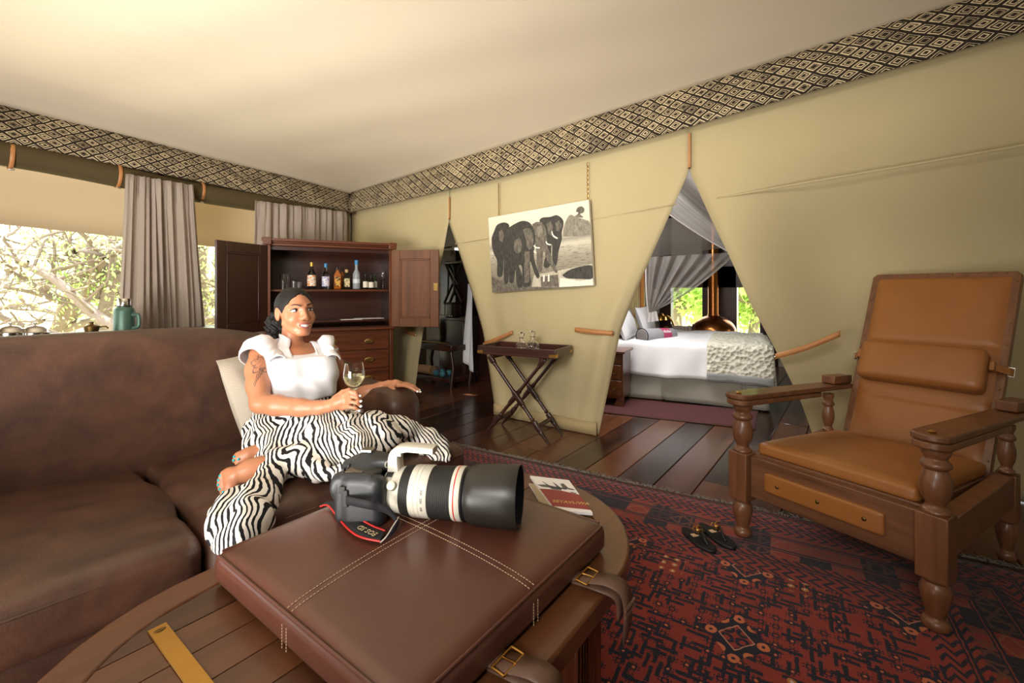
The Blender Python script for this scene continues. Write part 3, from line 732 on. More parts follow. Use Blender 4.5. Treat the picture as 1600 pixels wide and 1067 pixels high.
for s in (-1, 1):
    pp.tube([(s*(HS-0.007), y, 0.0635) for y in np.linspace(-HS+0.02, HS-0.02, 20)], 0.0035, 6); pp.tube([(x, s*(HS-0.007), 0.0635) for x in np.linspace(-HS+0.02, HS-0.02, 20)], 0.0035, 6)
    for off in (-0.006, 0.006): pass
pp.build('piping', M['ottoman'], padt, 70)
def pad_strap(X, name='strap'):
    x = X-PC[0]; P = bez([(x, -HS+0.01, 0.012), (x+0.004, -HS-0.03, 0.016), (x+0.012, -HS-0.075, 0.022), (x+0.02, -HS-0.105, 0.004), (x+0.024, -HS-0.108, -0.06), (x+0.026, -HS-0.098, -0.115)], 24)
    n = len(P)-1; wd = lambda u: 0.046 if u < 0.86 else 0.046*max(0.12, (1-u)/0.14)
    b = MB().grid(lambda u, v: P[int(round(u*n))]+Vector((1, 0.05, 0))*(v-0.5)*wd(u), n, 2).build(name, M['strap'], padt, 60, solid=0.0035)
    P2 = bez([(x, -HS+0.01, 0.004), (x+0.005, -HS-0.05, 0.006), (x+0.016, -HS-0.09, -0.005), (x+0.02, -HS-0.094, -0.05)], 12); n2 = len(P2)-1
    MB().grid(lambda u, v: P2[int(round(u*n2))]+Vector((1, 0.05, 0))*(v-0.5)*0.042, n2, 2).build('under_strap', M['strap'], b, 60, solid=0.003)
    bk = MB(); c = Vector((x+0.003, -HS-0.022, 0.017)); Mr = Matrix.Translation(c)
    ring = [(-0.028, -0.013, 0), (0.028, -0.013, 0), (0.028, 0.013, 0.002), (-0.028, 0.013, 0.002)]
    for k in range(4): bk.tube([ring[k], ring[(k+1) % 4]], 0.0024, 8, M=Mr)
    bk.tube([(0, 0.013, 0.002), (0.002, -0.016, 0.003)], 0.0018, 6, M=Mr); bk.build('buckle', M['brass'], b, 60)
    kp = MB(); k0 = P[int(n*0.72)]
    for dz in (0.006, -0.006): kp.tube([k0+Vector((-0.026, -0.004, dz)), k0+Vector((0.026, -0.004, dz))], 0.0035, 6)
    kp.build('keeper', M['strap'], b)
pad_strap(0.905); pad_strap(0.615)

# ================================================================ planter's armchair
ch = thing('planter_armchair', 'reclining tan leather armchair with turned wooden legs and broad flat arms', 'armchair', (2.227, 0.0935, 0.0), math.atan2(-0.926, -0.38))
foot = [(0.022, 0.0), (0.036, 0.004), (0.040, 0.018), (0.037, 0.030), (0.026, 0.040), (0.026, 0.048), (0.034, 0.075), (0.043, 0.115), (0.044, 0.135), (0.036, 0.155), (0.030, 0.163), (0.040, 0.168), (0.040, 0.176), (0.034, 0.182)]
bal = [(0.034, 0.398), (0.040, 0.402), (0.040, 0.412), (0.032, 0.418), (0.026, 0.428), (0.029, 0.438), (0.038, 0.455), (0.044, 0.485), (0.043, 0.51), (0.034, 0.54), (0.029, 0.55), (0.042, 0.556), (0.044, 0.568), (0.036, 0.578), (0.030, 0.586), (0.038, 0.598), (0.042, 0.61), (0.042, 0.626)]
for sx in (-1, 1):
    x = sx*0.345
    mb = MB().lathe([(r, z+0.008) for r, z in foot], (x, 0, 0), seg=24); mb.box((x, 0, 0.292), (0.088, 0.088, 0.22)); mb.lathe(bal, (x, 0, 0), seg=24)
    mb.build('front_leg', M['chairwood_z'], ch, 40, 0.004)
    mb = MB().lathe([(r*0.8, z*1.0) for r, z in foot], (x, 0.80, 0), seg=20); mb.box((x, 0.80, 0.27), (0.07, 0.07, 0.20)); mb.lathe([(r*0.68, 0.37+(z-0.398)*0.92) for r, z in bal], (x, 0.80, 0), seg=20)
    mb.build('rear_leg', M['chairwood_z'], ch, 40, 0.003)
    MB().box((x+sx*0.0, 0.41, 0.305), (0.060, 0.74, 0.13)).build('side_rail', M['chairwood'], ch, 30, 0.004)
    # arm: broad board, rounded at the front, with the swing-out leaf below it
    def armout(hw, y0, y1, n=10, f=1.0):
        return [(x-hw, y1), (x-hw, y0+hw*f)]+[(x-hw*math.cos(PI*k/n), y0+hw*f-hw*f*math.sin(PI*k/n)**0.8) for k in range(1, n)]+[(x+hw, y0+hw*f), (x+hw, y1)]
    def slope(o):
        for v in o.data.vertices: v.co.z -= 0.055*max(0, v.co.y)
        return o
    arm = slope(MB().ext(armout(0.056, -0.075, 1.0, f=0.75)[::-1], 0.652, 0.676).build('arm', M['chairwood_z'], ch, 40, 0.006))
    slope(MB().ext(armout(0.053, -0.07, 0.62, f=0.75)[::-1], 0.624, 0.650).build('swing_leaf', M['chairwood_z'], ch, 40, 0.006))
    MB().lathe([(0.010, 0), (0.012, 0.004), (0.004, 0.008)], (x, -0.03, 0.676), seg=12).build('pivot_cap', M['brass'], arm)
    slope(MB().box((x, 0.90, 0.70), (0.07, 0.2, 0.045)).build('arm_block', M['chairwood_z'], ch, 30, 0.006))
rail = MB().box((0, 0.005, 0.300), (0.60, 0.035, 0.185)).build('front_rail', M['chairwood'], ch, 30, 0.004)
MB().box((0, 0.82, 0.25), (0.62, 0.03, 0.10)).build('rear_rail', M['chairwood'], ch, 30, 0.004)
fp = MB().pad((0.44, 0.022, 0.085), 0.01, ctr=(-0.01, -0.018, 0.302)).build('leather_strip', M['tan'], ch, 60)
for x in (-0.17, -0.01, 0.15): MB().ell((x, -0.031, 0.302), (0.008, 0.004, 0.008), seg=10, rings=6).build('button', M['oldbrass'], fp)
# seat pad slopes to the back
sf = MB().box((0, 0, 0), (0.60, 0.80, 0.03)); o = sf.build('seat_board', M['chairwood'], ch, 30, 0.004); o.location = (0, 0.42, 0.358); o.rotation_euler.x = -0.075
o = MB().pad((0.585, 0.76, 0.055), 0.018, 0.022, 18).build('seat', M['tan'], ch, 60); o.location = (0, 0.405, 0.398); o.rotation_euler.x = -0.075
# back
b0, b1 = Vector((0, 0.835, 0.33)), Vector((0, 1.275, 1.245)); bd = (b1-b0).normalized(); bn = Vector((0, -bd.z, bd.y)); Lb = (b1-b0).length
Mb = frame((b0+b1)/2, (1, 0, 0), bd)  # local z faces the sitter or away
sgn = 1 if Mb.to_3x3().col[2].dot(bn) > 0 else -1
hw0, hw1 = 0.29, 0.306
fr_ = MB()
def bw(v): return hw0+(hw1-hw0)*(v+Lb/2)/Lb
out = [(-hw0, -Lb/2), (hw0, -Lb/2), (hw1, Lb/2-0.02), (hw1-0.02, Lb/2), (-hw1+0.02, Lb/2), (-hw1, Lb/2-0.02)]
bf = MB().ext(out, -0.024, 0.014, Mb).build('back_frame', M['chairwood_z'], ch, 30, 0.004)
lp = MB()
def backpad(u, v):
    y = -Lb/2+0.03+(Lb-0.06)*v; x = (2*u-1)*(bw(y)-0.028); e = (1-(2*u-1)**6)*(1-(2*v-1)**12)
    s = 1-0.35*sum(math.exp(-((v-c)/0.012)**2) for c in (0.26, 0.47, 0.60))
    return Vector((x, y, sgn*(0.012+0.022*e**0.5*s+0.010*(1-(2*u-1)**2)*math.sin(PI*v))))
lp.grid(backpad, 30, 90, Mb, flip=sgn < 0); lp.build('back_leather', M['tan'], ch, 70)
nl = MB()
for k in range(9):
    for s in (-1, 1):
        y = -Lb/2+0.06+(Lb-0.12)*k/8; nl.ell((s*(bw(y)-0.013), y, sgn*0.016), (0.0045, 0.0045, 0.003), Mb, 8, 5)
for k in range(6): nl.ell((-0.25+0.1*k, Lb/2-0.014, sgn*0.016), (0.0045, 0.0045, 0.003), Mb, 8, 5)
tag(nl.build('nail_heads', M['oldbrass'], bf), kind='stuff')
lum = MB().pad((0.50, 0.215, 0.095), 0.03, 0.012, 12, Mb, (0.0, -0.055, sgn*0.080)).build('lumbar_pillow', M['tan'], ch, 60)
for s in (-1, 1):
    y = -0.02; P = [(s*0.255, y, sgn*0.075), (s*0.285, y, sgn*0.045), (s*0.308, y, sgn*0.018), (s*0.318, y, -sgn*0.012)]
    MB().grid(lambda u, v: Vector(P[min(3, int(round(u*3)))])+Vector((0, 0.034*(v-0.5), 0)), 3, 1, Mb).build('strap', M['tan'], lum, 0, solid=0.004)
    bk = MB(); c = Vector((s*0.312, y, sgn*0.016))
    q = [(-0.010, -0.021, 0), (0.010, -0.021, -0.004), (0.010, 0.021, -0.004), (-0.010, 0.021, 0)]
    for k in range(4): bk.tube([Mb @ (c+Vector(q[k])), Mb @ (c+Vector(q[(k+1) % 4]))], 0.0026, 6)
    bk.build('buckle', M['steel'], lum, 60)
    MB().box((s*0.262, y, sgn*0.07), (0.02, 0.045, 0.03), Mb).build('strap_tab', M['tan'], lum, 30, 0.004)

# ================================================================ bar cabinet across the corner
cb = thing('bar_cabinet', 'antique mahogany drinks cabinet, doors open, over a chest of drawers', 'cabinet', (1.913, 4.12, 0.0), math.atan2(-0.487, 0.966))
CW, CD = 1.082, 0.46
mb = MB(); mb.box((CW/2, CD/2, 0.435), (CW+0.03, CD, 0.71)); mb.build('chest', M['mahogany_x'], cb, 30, 0.004)
mb = MB(); mb.box((CW/2, 0.03, 0.045), (CW+0.05, 0.03, 0.09))
for x in (0.03, CW-0.03): mb.box((x, 0.03, 0.05), (0.12, 0.05, 0.10)); mb.box((x, CD-0.05, 0.05), (0.09, 0.06, 0.10))
mb.build('plinth', M['mahogany_x'], cb, 30, 0.004)
MB().box((CW/2, CD/2-0.012, 0.790), (CW+0.06, CD+0.03, 0.024)).build('waist_moulding', M['mahogany_x'], cb, 30, 0.006)
for x in (0.012, CW-0.012): MB().box((x, CD/2+0.01, 1.185), (0.024, CD-0.02, 0.77)).build('side_panel', M['darkwood'], cb, 30, 0.002)
for x in (0.012, CW-0.012): MB().box((x, -0.002, 1.185), (0.030, 0.03, 0.77)).build('stile', M['mahogany'], cb, 30, 0.003)
MB().box((CW/2, CD-0.01, 1.185), (CW, 0.02, 0.77)).build('back_panel', M['darkwood_x'], cb, 30)
for z, m_, y in ((1.157, 'mahogany_x', 0.03), (0.866, 'darkwood_x', 0.05), (0.803, 'darkwood_x', 0.0)): MB().box((CW/2, CD/2+y/2, z), (CW-0.05, CD-0.03-y, 0.020)).build('shelf', M[m_], cb, 30, 0.003)
MB().box((CW/2, 0.04, 1.545), (CW-0.04, 0.03, 0.05)).build('top_rail', M['darkwood_x'], cb)
mb = MB()
for z0, z1, o in ((1.555, 1.578, 0.012), (1.578, 1.592, 0.026), (1.592, 1.618, 0.042)): mb.box((CW/2, CD/2-o/2, (z0+z1)/2), (CW+2*o, CD+o, z1-z0))
for x in (0.0, CW): mb.box((x, -0.03, 1.59), (0.07, 0.05, 0.064))
mb.build('cornice', M['mahogany_x'], cb, 30, 0.004)
def cab_door(hx, ang, name, m_in, m_out, lock):
    W_, H_ = 0.478, 0.748; d = MB(); t_ = 0.026; s = 1
    Md = Matrix.Translation((hx, -0.005, 0.803)) @ Matrix.Rotation(ang, 4, 'Z')
    fwid = 0.085
    for x in (fwid/2, W_-fwid/2): d.box((x, 0, H_/2), (fwid, t_, H_), Md)
    for z in (fwid/2, H_-fwid/2): d.box((W_/2, 0, z), (W_-2*fwid, t_, fwid), Md)
    o = d.build(name, m_in, cb, 30, 0.003)
    MB().box((W_/2, 0, H_/2), (W_-2*fwid, t_*0.4, H_-2*fwid), Md).build('panel', m_out, o, 30)
    mo = MB(); iw, ih = W_-2*fwid, H_-2*fwid
    for sy in (-1, 1):
        for x in (fwid+0.008, W_-fwid-0.008): mo.box((x, sy*t_*0.38, H_/2), (0.016, 0.008, ih), Md)
        for z in (fwid+0.008, H_-fwid-0.008): mo.box((W_/2, sy*t_*0.38, z), (iw, 0.008, 0.016), Md)
    mo.build('moulding', m_in, o, 30, 0.003)
    if lock:
        for sy in (-1, 1): MB().box((W_-0.03, sy*t_*0.55, H_*0.52), (0.042, 0.004, 0.075), Md).build('lock_plate', M['oldbrass'], o, 30, 0.001)
    hn = MB()
    for z in (0.1, H_-0.1): hn.lathe([(0.005, -0.03), (0.005, 0.03)], Md @ Vector((0, 0, z)), seg=8)
    hn.build('hinge', M['oldbrass'], o)
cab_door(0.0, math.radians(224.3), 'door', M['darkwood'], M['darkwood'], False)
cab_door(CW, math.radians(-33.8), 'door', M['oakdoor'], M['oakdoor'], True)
def drawer(x0, x1, z0, z1, handles, key=False):
    o = MB().box(((x0+x1)/2, -0.006, (z0+z1)/2), (x1-x0, 0.022, z1-z0)).build('drawer', M['mahogany_x'], cb, 30, 0.004)
    for hx in handles:
        c = ((hx), -0.019, (z0+z1)/2); Me = Matrix.Translation(c) @ Matrix.Diagonal((1.75, 1, 1, 1))
        h = MB().lathe([(0.024, -0.002), (0.026, 0.001), (0.022, 0.004), (0.006, 0.005)], (0, 0, 0), (0, -1, 0), 18, Me)
        h.tube([Vector(c)+Vector((0.030*math.cos(a), -0.012, 0.004-0.020*math.sin(a))) for a in np.linspace(0, PI, 9)], 0.003, 6)
        for s in (-1, 1): h.lathe([(0.006, 0), (0.006, 0.012)], Vector(c)+Vector((s*0.03, 0, 0.004)), (0, -1, 0), 8)
        h.build('handle', M['oldbrass'], o, 50)
    if key:
        c = ((x0+x1)/2, -0.019, (z0+z1)/2+0.01); Me = Matrix.Translation(c) @ Matrix.Diagonal((1.5, 1, 1, 1))
        MB().lathe([(0.024, -0.002), (0.026, 0.002), (0.008, 0.004)], (0, 0, 0), (0, -1, 0), 18, Me).build('escutcheon', M['oldbrass'], o)
        MB().box((c[0], c[1]-0.005, c[2]), (0.007, 0.003, 0.02)).build('keyhole', M['black'], o)
drawer(0.03, CW-0.03, 0.592, 0.750, (0.20, 0.865), True)
for z0, z1 in ((0.412, 0.575), (0.240, 0.398)):
    drawer(0.565, CW-0.03, z0, z1, (0.865,)); drawer(0.03, 0.535, z0, z1, (0.20,))
drawer(0.03, CW-0.03, 0.105, 0.228, (0.20, 0.865))
for x in (0.005, CW-0.005): MB().box((x, -0.004, 0.435), (0.03, 0.02, 0.68)).build('stile', M['mahogany'], cb, 30, 0.003)

# ================================================================ butler's tray on folding stand
bt = thing('tray_table', "dark wooden butler's tray with brass corners on turned folding X-legs", 'table', (3.01, 2.12, 0.0), math.atan2(-0.985, 0.17))
def xleg(xa, xb, y):  # foot at xa, head at xb
    a, b = Vector((xa, y, 0.0)), Vector((xb, y, 0.638)); d = (b-a); L = d.length; u = d.normalized()
    mb = MB(); prof = []
    def rr(t):
        for c, wd in ((0.965, 0.05), (0.50, 0.075), (0.19, 0.055)):
            if abs(t-c) < wd: return 0.0
        return 1
    P, R = [], []
    for k in range(61):
        t = k/60; r = 0.0135
        if t < 0.135: r = 0.007+0.010*(t/0.135)
        for c, wd in ((0.90, 0.013), (0.585, 0.013), (0.415, 0.013), (0.262, 0.013), (0.128, 0.010)):
            if abs(t-c) < wd: r = 0.0185 if abs(t-c) < wd*0.6 else 0.010
        P.append(a+d*t); R.append(r)
    mb.tube(P, R, 12); Rm = basis(u, (0, 1, 0)).to_4x4()
    for c, l in ((0.955, 0.085), (0.50, 0.15), (0.195, 0.11)):
        Mx = Matrix.Translation(a+d*c) @ Rm; mb.pad((0.038, 0.038, l*L), 0.007, 0, 4, Mx)
    for c in (0.50,): mb.ell(a+d*c+Vector((0, -0.017, 0)), (0.005, 0.003, 0.005), seg=8, rings=5)
    mb.build('leg', M['darkwood'], bt, 50)
for y, k in ((-0.155, 0), (0.115, 0)):
    xleg(-0.285, 0.235, y+0.018); xleg(0.285, -0.235, y-0.018)
for x in (-0.19, 0.19): MB().box((x, -0.02, 0.124), (0.022, 0.25, 0.03)).build('stretcher', M['darkwood_x'], bt, 30, 0.003)
for x in (-0.215, 0.215): MB().box((x, -0.02, 0.628), (0.03, 0.31, 0.03)).build('rail', M['darkwood_x'], bt, 30, 0.003)
for x in (-0.05, 0.05): MB().box((x, -0.02, 0.637), (0.0, 0.0, 0.0))
TX, TY = 0.335, 0.185
MB().box((0, -0.0, 0.655), (2*TX, 2*TY, 0.016)).build('tray_board', M['darkwood_x'], bt, 30, 0.002)
for s in (-1, 1):
    MB().box((0, s*(TY-0.008), 0.687), (2*TX, 0.016, 0.052)).build('tray_rim', M['darkwood_x'], bt, 30, 0.003)
    e = MB(); e.box((s*(TX-0.008), 0, 0.687), (0.016, 2*TY-0.034, 0.052)); e.build('tray_rim', M['darkwood_x'], bt, 30, 0.003)
    MB().tube([(s*(TX-0.019), -0.045, 0.69), (s*(TX-0.026), 0, 0.694), (s*(TX-0.019), 0.045, 0.69)], 0.006, 6).build('grip', M['oldbrass'], bt)
    for t in (-1, 1):
        c = MB(); c.box((s*(TX-0.024), t*(TY+0.001), 0.667), (0.052, 0.003, 0.022)); c.box((s*(TX+0.001), t*(TY-0.024), 0.667), (0.003, 0.052, 0.022)); c.build('brass_corner', M['brass'], bt, 0)

# ================================================================ lettering
def letters(txt, size, mat, parent, Mx, name='lettering', ext=0.0004, align='CENTER'):
    cu = bpy.data.curves.new(name, 'FONT'); cu.body = txt; cu.size = size; cu.extrude = ext; cu.align_x = align; cu.align_y = 'CENTER'; cu.resolution_u = 3
    o = bpy.data.objects.new(name, cu); COL.objects.link(o)
    me = bpy.data.meshes.new_from_object(o); bpy.data.objects.remove(o); me.name = name; me.materials.clear(); me.materials.append(mat)
    o = bpy.data.objects.new(name, me); COL.objects.link(o); o.parent = parent
    L = wm(parent).inverted() @ Mx; o.location = L.to_translation(); o.rotation_euler = L.to_euler(); return o

# ================================================================ photo camera on the pad
def c2w(v): return Vector((CA*v[1]+SA*v[0], SA*v[1]-CA*v[0], v[2]))   # (right, depth, up) -> room
ex = c2w((0.986, -0.165, 0.012)); ez = Vector((0, 0, 1)); ey = ez.cross(ex).normalized(); ez = ex.cross(ey)   # ey points away from the viewer
mount = Q(606, 763, 1.150); Mc = Matrix((ex, ey, ez)).transposed().to_4x4(); Mc.translation = mount
cm_ = thing('photo_camera', 'black camera with big white telephoto lens and black hood, lying on leather pad', 'camera', (mount.x, mount.y, 0.585))
M['cam_black'] = plain('camera_black', (38, 40, 42), 0.42, 0, 0.1, 400, 0.12); M['rubber'] = plain('ribbed_rubber', (44, 43, 40), 0.62, 0, 0.1, 200, 0.1)
M['lens_white'] = plain('lens_white', (208, 203, 188), 0.38, 0, 0.02); M['lens_grey'] = plain('lens_grey', (186, 182, 170), 0.4, 0, 0.03); M['red'] = plain('red_ring', (196, 40, 36), 0.4)
M['hood'] = plain('hood_black', (38, 35, 30), 0.38, 0, 0.06, 60); M['hood_in'] = plain('hood_lining', (28, 32, 40), 0.9)
# body, sculpted: shell, prism, grip
s = SDF((-0.125, -0.115, -0.085), (0.022, 0.145, 0.100), 0.0026)
sdf_box(s, (-0.060, 0.016, -0.004), (0.050, 0.088, 0.060), 0.016, 0)
sdf_box(s, (-0.032, -0.054, -0.006), (0.046, 0.022, 0.059), 0.018, 0.02)
s.cone((-0.002, -0.056, -0.048), (-0.002, -0.056, 0.030), 0.019, 0.021, 0.012)
s.ell((-0.052, 0.012, 0.056), (0.050, 0.046, 0.030), 0.014); sdf_box(s, (-0.012, 0.010, 0.064), (0.026, 0.026, 0.014), 0.008, 0.012)
s.cone((-0.092, 0.012, 0.050), (-0.110, 0.012, 0.046), 0.024, 0.020, 0.010)
sdf_box(s, (-0.050, -0.034, 0.052), (0.040, 0.034, 0.006), 0.004, 0.006)
s.ell((-0.108, -0.052, 0.022), (0.014, 0.022, 0.030), 0.012)
s.cone((0.002, -0.010, -0.02), (0.002, -0.030, 0.02), 0.010, 0.010, 0.012, '-')
Mcn = np.array(Mc)
cam_body = sdf_build(s, 'body', M['cam_black'], cm_, lambda V: V@Mcn[:3, :3].T+Mcn[:3, 3], 1)
def cpart(name, mat, parent=cm_, **kw):
    mb = MB(); return mb, lambda: mb.build(name, mat, parent, world=True, **kw)
mb, fin = cpart('top_display', plain('display_glass', (112, 100, 84), 0.15), cam_body, smooth=30, bevel=0.002); mb.box((-0.062, -0.038, 0.0590), (0.044, 0.040, 0.003), Mc); fin()
for x, y, z, r in ((-0.010, -0.060, 0.046, 0.011), (0.006, -0.060, 0.036, 0.008), (-0.094, -0.02, 0.056, 0.005), (-0.094, -0.045, 0.056, 0.005)):
    mb, fin = cpart('button', M['black'], cam_body); mb.lathe([(r, 0), (r, 0.006), (r*0.8, 0.008)], Mc @ Vector((x, y, z)), ez, 14); fin()
mb, fin = cpart('control_dial', M['rubber'], cam_body); mb.lathe([(0.02, -0.004), (0.022, 0), (0.022, 0.005), (0.019, 0.007)], Mc @ Vector((-0.022, -0.036, 0.054)), ez, 24); fin()
mb, fin = cpart('hot_shoe', M['steel'], cam_body, smooth=30, bevel=0.001); mb.box((-0.060, 0.015, 0.090), (0.030, 0.026, 0.006), Mc); fin()
mb, fin = cpart('strap_lug', M['rubber'], cam_body, smooth=30, bevel=0.003); mb.box((-0.078, -0.078, 0.026), (0.016, 0.008, 0.016), Mc); mb.box((-0.070, -0.082, 0.006), (0.014, 0.004, 0.04), Mc); fin()
letters('Canon', 0.024, M['lens_white'], cam_body, Mc @ frame((0.0150, 0.004, 0.0665), (0.34, 0.94, 0), (0.0, 0, 1)), ext=0.0006)
# lens barrel, ring by ring
def ring(name, mat, prof, seg=48, caps=False, parent=cm_):
    mb = MB(); mb.lathe([(r, x) for x, r in prof], mount, ex, seg, caps=caps); return mb.build(name, mat, parent, world=True, smooth=35)
ring('mount_collar', M['black'], [(-0.012, 0.0), (-0.012, 0.043), (0.004, 0.046), (0.004, 0.0)])
ring('rear_barrel', M['lens_grey'], [(0.003, 0.0), (0.003, 0.047), (0.008, 0.0495), (0.026, 0.0505), (0.027, 0.0515), (0.027, 0.0)])
ring('collar', M['lens_white'], [(0.027, 0.0), (0.027, 0.0525), (0.030, 0.0535), (0.049, 0.0560), (0.051, 0.0550), (0.051, 0.0)])
def ribbed(a, b, r0, r1, n):
    P = [(a, 0.0)]
    for i in range(n):
        x0, x1 = a+(b-a)*i/n, a+(b-a)*(i+1)/n; r = r0+(r1-r0)*i/n; P += [(x0, r-0.0009), (x0+(x1-x0)*0.25, r), (x0+(x1-x0)*0.8, r), (x1, r-0.0009)]
    return P+[(b, 0.0)]
ring('focus_ring', M['rubber'], ribbed(0.050, 0.076, 0.0580, 0.0605, 14))
wr = ring('middle_barrel', M['lens_white'], [(0.075, 0.0), (0.075, 0.0605), (0.078, 0.0612), (0.090, 0.0615), (0.091, 0.0608), (0.092, 0.0615), (0.100, 0.0618), (0.101, 0.0610), (0.102, 0.0618), (0.120, 0.0620), (0.122, 0.061), (0.122, 0.0)])
ring('zoom_ring', M['rubber'], ribbed(0.121, 0.180, 0.0605, 0.0620, 26))
ring('front_barrel', M['lens_white'], [(0.179, 0.0), (0.179, 0.0620), (0.182, 0.0630), (0.187, 0.0632), (0.187, 0.0)]); ring('red_line', M['red'], [(0.187, 0.0), (0.187, 0.0634), (0.190, 0.0634), (0.190, 0.0)])
ring('front_barrel', M['lens_white'], [(0.190, 0.0), (0.190, 0.0632), (0.200, 0.0632), (0.202, 0.062), (0.202, 0.0)])
ring('hood_mount', M['black'], [(0.201, 0.0), (0.201, 0.0605), (0.206, 0.063), (0.210, 0.060), (0.216, 0.062), (0.216, 0.0)])
ring('hood', M['hood'], [(0.214, 0.040), (0.214, 0.0630), (0.222, 0.0675), (0.235, 0.0700), (0.300, 0.0722), (0.336, 0.0738), (0.3375, 0.0730), (0.3365, 0.0715)])
ring('hood_lining', M['hood_in'], [(0.3365, 0.0715), (0.24, 0.064), (0.222, 0.060), (0.222, 0.0)])
mb = MB(); mb.lathe([(0.0, 0.0), (0.03, 0.002), (0.052, -0.006)], mount+ex*0.232, ex, 32, caps=False); mb.build('front_glass', plain('lens_glass', (20, 24, 40), 0.05), cm_, world=True)
for a, ln in ((0.60, 0.012), (0.75, 0.010), (0.9, 0.012)):
    pass
for x in (0.245, 0.252): MB().box((x-0.0, 0.0, 0.0), (0.0, 0.0, 0.0))
# tripod foot turned to the top, with its knob and the dark window on the barrel
mb = MB(); pr = []
foot_c = bez([(0.022, 0, 0.050), (0.022, 0, 0.082), (0.030, 0, 0.098), (0.052, 0, 0.106), (0.085, 0, 0.106), (0.126, 0, 0.104)], 30)
secs = []
for i, p in enumerate(foot_c):
    d = (foot_c[min(i+1, len(foot_c)-1)]-foot_c[max(i-1, 0)]).normalized(); nrm = Vector((d.z, 0, -d.x)) if True else None
    t = i/(len(foot_c)-1); hw = 0.019; th = 0.016-0.008*min(1, t*1.6)
    secs.append([p+Vector((0, 1, 0))*hw*cx+nrm*th*cy for cx, cy in ((-1, -0.8), (-0.8, -1), (0.8, -1), (1, -0.8), (1, 0.8), (0.8, 1), (-0.8, 1), (-1, 0.8))])
loft(mb, secs, Mc); tf = mb.build('tripod_foot', M['lens_white'], cm_, 40, world=True)
mb = MB(); mb.box((0.038, -0.0197, 0.094), (0.014, 0.002, 0.010), Mc); mb.build('safety_slot', M['lens_grey'], tf, 30, 0.0015, world=True)
kd = Vector((0, -0.86, 0.5)).normalized(); kc = Mc @ (Vector((0.034, 0, 0))+kd*0.050)
mb = MB(); mb.lathe([(0.006, -0.004), (0.006, 0.004), (0.0105, 0.005), (0.0115, 0.008), (0.0105, 0.016), (0.008, 0.018)], kc, Mc.to_3x3() @ kd, 24); mb.build('collar_knob', M['lens_white'], cm_, world=True)
kd = Vector((0, -0.42, 0.91)).normalized(); mb = MB()
mb.box(Mc @ (Vector((0.016, 0, 0))+kd*0.0508), (0.017, 0.020, 0.002), rot=(Mc.to_3x3() @ Matrix((Vector((1, 0, 0)), kd.cross(Vector((1, 0, 0))), kd)).transposed()).to_euler()); mb.build('label_plate', M['black'], cm_, 30, 0.001, world=True)
for i in range(5):
    a = -0.25+0.13*i; kd = Vector((0, -math.cos(a), math.sin(a))); mb = MB()
    for j, (x, wv) in enumerate(((0.010, 0.004), (0.017, 0.006))): mb.box(Mc @ (Vector((x, 0, 0))+kd*0.0500), (wv, 0.0018, 0.002), rot=(Mc.to_3x3() @ Matrix((Vector((1, 0, 0)), kd.cross(Vector((1, 0, 0))), kd)).transposed()).to_euler())
    mb.build('switch_mark', M['lens_grey'], cm_, 0, world=True)
for a in (0.35, 0.05, -0.28):
    kd = Vector((0, -math.cos(a), math.sin(a))); letters('300' if a > 0.2 else ('200' if a > 0 else '100'), 0.008, M['black'], wr, Mc @ frame(Vector((0.110, 0, 0))+kd*0.0621, Vector((0, -math.sin(a), -math.cos(a))), Vector((1, 0, 0))), 'mark', 0.0002)
# strap: black webbing edged in red, looping over the pad
def pad_at(px, py, lift=0.0):
    z = 0.585
    for _ in range(4):
        p = onZ(px, py, z); z = 0.501+pad_z(min(HS, max(-HS, p.x-PC[0])), min(HS, max(-HS, p.y-PC[1])))+lift
    return onZ(px, py, z)
M['webbing'] = plain('webbing', (24, 24, 28), 0.75, 0, 0.15, 300, 0.2); M['navyback'] = plain('strap_lining', (54, 62, 86), 0.5, 0, 0.1)
A = [pad_at(*p) for p in ((500, 793, 0.004), (513, 792, 0.006), (530, 813, 0.006), (548, 832, 0.006), (566, 842, 0.006), (594, 848, 0.005))]
B = [pad_at(*p) for p in ((512, 784, 0.012), (530, 786, 0.014), (548, 797, 0.012), (562, 812, 0.012), (582, 824, 0.010), (602, 832, 0.006))]
A2, B2 = bez(A, 30), bez(B, 30); n = min(len(A2), len(B2))-1
stp = MB().grid(lambda u, v: A2[int(round(u*n))].lerp(B2[int(round(u*n))], v)+Vector((0, 0, 0.002)), n, 3).build('strap', M['webbing'], cm_, 60, world=True, solid=0.002, off=1)
MB().tube([p+Vector((0, 0, 0.003)) for p in A2], 0.0022, 6).build('red_edge', M['red'], stp, world=True); MB().tube([p+Vector((0, 0, 0.003)) for p in B2[16:]], 0.0028, 6).build('red_edge', M['red'], stp, world=True)
C_ = bez([A[-1], pad_at(604, 838, 0.012), pad_at(614, 822, 0.02), pad_at(623, 808, 0.026)], 12); D_ = bez([A[-1]+Vector((0, 0, 0.001)), pad_at(612, 836, 0.002), pad_at(620, 826, 0.003), pad_at(624, 816, 0.006)], 12); n3 = min(len(C_), len(D_))-1
MB().grid(lambda u, v: C_[int(round(u*n3))].lerp(D_[int(round(u*n3))], v), n3, 2).build('strap_end', M['navyback'], stp, 60, world=True, solid=0.002)
MB().tube(C_, 0.0015, 6).build('pale_edge', M['lens_white'], stp, world=True)
s0 = Mc @ Vector((-0.066, -0.084, 0.004)); E_ = bez([s0, Q(572, 788, 1.045), Q(592, 792, 1.05), Q(608, 799, 1.055), Q(620, 812, 1.06)], 20)
